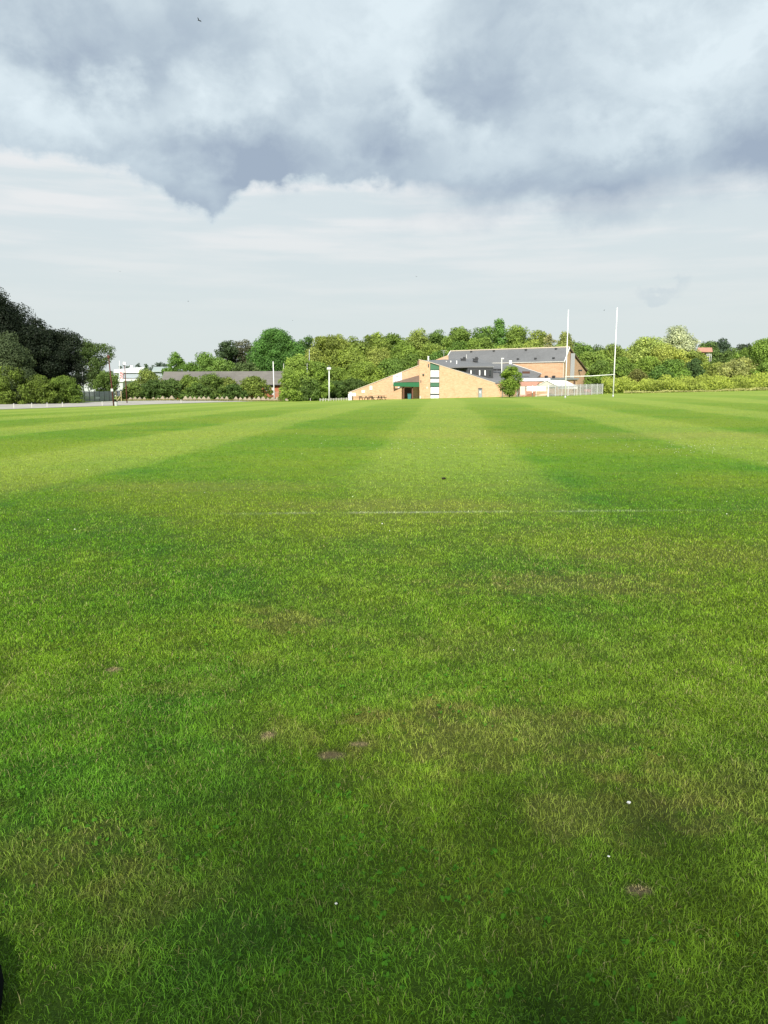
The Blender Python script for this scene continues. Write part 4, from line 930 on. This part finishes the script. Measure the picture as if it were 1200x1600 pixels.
# ------------------------------------------------------------------ warehouses, hoarding
wh = thing('warehouse', foot(215, 300), 'long white roofed warehouse seen between open crowned tree and conifer', 'building')
yw = 300; pk_ = [(178, 583.5), (222, 573.2), (246, 580.5)]
MB().extr(P_([(179, 580.9), (219, 580.9), (219, 625), (179, 625)], yw), (0, 26, 0)).build('wall', siding, wh)
rp = [at(178, 581.2, yw-.8), at(219.6, 580.9, yw-.8), at(226.5, 573.2, yw+14), at(178, 577.2, yw+14)]; rb2 = [at(219.6, 580.9, yw+28.5), at(178, 581.2, yw+28.5)]; dn = Vector((0, 0, -.35))
MB().add(rp+[p+dn for p in rp], [(0, 1, 2, 3), (4, 7, 6, 5), (0, 4, 5, 1), (1, 5, 6, 2), (2, 6, 7, 3), (0, 3, 7, 4)]).build('roof', white, wh)
MB().add([rp[3], rp[2], rb2[0], rb2[1], rp[3]+dn, rp[2]+dn, rb2[0]+dn, rb2[1]+dn], [(0, 1, 2, 3), (4, 7, 6, 5), (0, 4, 5, 1), (1, 5, 6, 2), (2, 6, 7, 3), (0, 3, 7, 4)]).build('roof', white, wh)
MB().extr([rp[1]+dn, rp[2]+dn, rb2[0]+dn, rb2[0]-Vector((0, 0, 1.2)), rp[1]-Vector((0, 0, 1.2))], (-.4, 0, 0)).build('gable', siding, wh)
MB().box(at(206, 573.8, yw+14), (1.1, 1, 1.4)).build('roof_vent', white, wh)
MB().extr(P_([(182, 584.6), (219, 584.2), (219, 590.5), (182, 590.5)], yw-.6), (0, .4, 0)).build('cladding_band', siding2, wh)
MB().extr(P_([(178, 592.0), (214, 592), (214, 594.4), (178, 594.4)], yw-3), (0, 3.0, 0)).build('canopy', white, wh)
sg = MB().extr(P_([(187.2, 581.0), (192.6, 581.0), (192.6, 592.4), (187.2, 592.4)], yw-1.2), (0, .3, 0)).build('sign', siding, wh)
mb = MB()
for k_, (x_, z_) in enumerate([(188.2, 582.4), (190.2, 583.0), (191.8, 585.0), (188.6, 586.4), (190.6, 588.0), (188.4, 590.2), (191.4, 591.0)]): mb.box(at(x_, z_, yw-1.35), (.42, .1, .42))
mb.build('lettering', redp, sg)
w2_ = thing('warehouse', foot(255, 330), 'grey roofed warehouse right of the white one, behind the conifer', 'building')
MB().extr(P_([(238, 579.5), (266, 579.5), (266, 625), (238, 625)], 320), (0, 40, 0)).build('wall', siding2, w2_)
MB().add([at(237, 580, 319), at(267, 580, 319), at(266, 573.2, 345), at(240, 573.0, 345), at(237, 581, 319), at(267, 581, 319), at(266, 575, 345), at(240, 575, 345)], [(0, 1, 2, 3), (7, 6, 5, 4), (0, 4, 5, 1), (1, 5, 6, 2), (0, 3, 7, 4), (3, 2, 6, 7)]).build('roof', mat('pale_metal_roof', (.34, .40, .38), .5), w2_)
w3 = thing('warehouse', foot(150, 200), 'low pale shed behind the hoarding and the oak trunks', 'building')
MB().extr(P_([(118, 594), (192, 596.5), (192, 630), (118, 630)], 205), (0, 20, 0)).build('wall', siding, w3)
MB().extr(P_([(117, 591.8), (193, 594.6), (193, 596.6), (117, 593.8)], 204.5), (0, 21, 0)).build('roof', pale, w3)
ho = thing('hoarding', foot(150, 133), 'grey timber hoarding at the end of the gravel path', 'fence'); a, b_ = foot(124, 131), foot(178, 134)
nb_ = 7; ham = mat('hoarding_grey', (.42, .44, .45), .85, .25, 1.2)
for k_ in range(nb_):
    p, q_ = a.lerp(b_, k_/nb_), a.lerp(b_, (k_+1)/nb_); mb = MB(); m5 = 5
    for j in range(m5): c_ = p.lerp(q_, (j+.5)/m5); c_.z = tz(c_.x, c_.y); mb.box(c_+Vector((0, 0, .82)), ((q_-p).length/m5-.02, .03, 1.62+.06*(k_ % 2)))
    mb.build('panel', ham, ho); p.z = tz(p.x, p.y); MB().beam(p, p+Vector((0, .06, 1.8)), .1).build('post', wood_dark, ho)
sb = thing('notice_sign', foot(185.5, 133), 'dark grey board on a yellowish post at the end of the hoarding', 'sign'); f0 = foot(185.5, 133)
MB().extr(P_([(181.2, 610.2), (190, 610.2), (190, 618.6), (181.2, 618.6)], 133.0), (0, .05, 0)).build('board', mat('dark_board', (.14, .16, .18), .6), sb)
yl = mat('yellow_post', (.42, .36, .20), .8)
for x_ in (181.8, 189.4): p = foot(x_, 132.8); MB().beam(p, Vector((p.x, p.y, at(x_, 611, 132.8).z)), .11).build('post', yl, sb)
p = foot(182.5, 132.5); MB().beam(p, at(188, 618.8, 132.5), .1).build('brace', yl, sb)
tag(MB().box(foot(152.5, 129.8)+Vector((0, 0, .6)), (.65, .1, .28), .1).build('white_notice', white), 'small white notice lying against the hoarding', 'notice')
# red roofed hut on the bank
ht_ = thing('hut', foot(1102, 210), 'small hut with pink tiled roof and white railing among the bushes', 'hut'); Yh = 205.0
MB().add([at(1088.5, 549.2, Yh), at(1113.5, 548.8, Yh), at(1112.5, 543, Yh+3), at(1091, 543, Yh+3), at(1088.5, 550.4, Yh), at(1113.5, 550, Yh), at(1112.5, 549.8, Yh+6), at(1091, 549.8, Yh+6)], [(0, 1, 2, 3), (0, 4, 5, 1), (3, 2, 6, 7), (4, 7, 6, 5), (1, 5, 6, 2), (0, 3, 7, 4)]).build('roof', tile_pink, ht_)
MB().extr(P_([(1096, 550), (1103, 549.8), (1103, 558), (1096, 558)], Yh+1), (0, 4, 0)).build('wall', mat('dark_hut_wall', (.10, .06, .045), .8), ht_)
rl = MB(); 
for x_ in (1103.5, 1106, 1108.8, 1111.5): a = at(x_, 553, Yh-.4); rl.beam(a, a-Vector((0, 0, 1.9)), .09)
for y_ in (553.6, 556.2): rl.beam(at(1103, y_, Yh-.4), at(1112, y_, Yh-.4), .09)
rl.build('railing', white, ht_); pane_rect('window', 1104.5, 1108.5, 550.6, 553, Yh+.9, white, ht_, .08)

# ------------------------------------------------------------------ small things
def bird(px, py, dist, span, yaw, label, flap=.35):
    p = at(px, py, dist); v = thing('bird', p, label, 'bird', 'birds in the sky')
    mb = MB(); L_ = span*.42
    mb.tube([(0, -L_*.55, 0), (0, -L_*.3, 0), (0, .0, 0), (0, L_*.3, 0), (0, L_*.6, 0)], [span*.008, span*.035, span*.05, span*.03, span*.012], 7)
    for s_ in (-1, 1):
        x1_, x2_ = s_*span*.2, s_*span*.5; z1, z2 = span*flap*.45, span*flap*.35; th_ = span*.012
        a = [(s_*span*.03, L_*.22, 0), (x1_, L_*.34, z1), (x2_, -L_*.15, z2), (x1_, -L_*.02, z1), (s_*span*.03, -L_*.16, 0)]
        mb.add(a+[(x, y, z-th_) for x, y, z in a], [(0, 1, 2, 3, 4), (9, 8, 7, 6, 5)]+[(i, (i+1) % 5, 5+(i+1) % 5, 5+i) for i in range(5)])
    mb.add([(0, -L_*.4, 0), (-span*.07, -L_*.85, 0), (0, -L_*.7, 0), (span*.07, -L_*.85, 0), (0, -L_*.4, -.006)], [(0, 1, 2), (0, 2, 3), (4, 2, 1), (4, 3, 2)])
    o = mb.build('body', bird_m); o.parent = v; v.rotation_euler = (.2, .25, yaw)
bird(311, 32, 48, .42, 1.2, 'black bird flying high in the dark upper left cloud')
bird(187, 424, 120, .35, .6, 'tiny distant bird low in the sky above the left trees')
bird(294, 471, 120, .35, 2.0, 'tiny distant bird above the warehouse')
bird(457, 501, 150, .35, 1.0, 'tiny distant bird just above the big round tree')
bird(650, 432, 130, .4, .3, 'tiny distant bird in the middle of the sky')
bird(944, 485, 120, .4, 1.9, 'tiny distant bird between the rugby posts')
def lump(name, px, py, s, m, label, cat, seed, squash=.6, lift=.02):
    p = gr(px, py); r = random.Random(seed); bm = bmesh.new(); bmesh.ops.create_icosphere(bm, subdivisions=2, radius=s)
    for v in bm.verts: v.co *= 1+r.uniform(-.35, .35); v.co.z *= squash
    me = bpy.data.meshes.new(name); bm.to_mesh(me); bm.free(); me.materials.append(m); o = bpy.data.objects.new(name, me); COL.objects.link(o); o.location = p+Vector((0, 0, lift)); return tag(o, label, cat)
lump('paper_scrap', 981.5, 1271, .0065, white, 'crumpled white scrap of paper on the dry grass at lower right', 'litter', 3, .7, .045)
lump('dark_clod', 693, 750, .035, mat('dark_soil', (.03, .022, .015), .95), 'dark clod of soil lying mid field below the clubhouse', 'clod', 4, .5, .03)
lump('feather', 950, 1357, .004, white, 'tiny white feather on the grass below the paper scrap', 'feather', 5, .4, .045)
# black rounded bag cut off by the lower left edge of the picture
bo = thing('kit_bag', (-1.245, 1.60, 0), 'black rounded bag lying on the grass, cut off by the lower left edge', 'bag')
mb = MB(); rings = []
for k_, (zz, rr_) in enumerate([(-.01, .90), (.02, .98), (.05, 1.0), (.08, .95), (.105, .82), (.12, .6), (.128, .3)]):
    rings += [(.28*rr_*math.cos(a)*(1+.03*math.sin(3*a)), .38*rr_*math.sin(a)*(1+.02*math.cos(5*a)), zz) for a in [2*math.pi*i_/32 for i_ in range(32)]]
fs = [(k_*32+i_, k_*32+(i_+1) % 32, (k_+1)*32+(i_+1) % 32, (k_+1)*32+i_) for k_ in range(6) for i_ in range(32)]+[tuple(range(32))[::-1], tuple(range(192, 224))]
mb.add(rings, fs); o = mb.build('body', black_mat, None, True); o.parent = bo
o = MB().tube([(-.05, -.16, .10), (-.05, -.12, .17), (-.05, 0, .19), (-.05, .12, .17), (-.05, .16, .10)], .012, 8).build('handle', black_mat, None, True); o.parent = bo
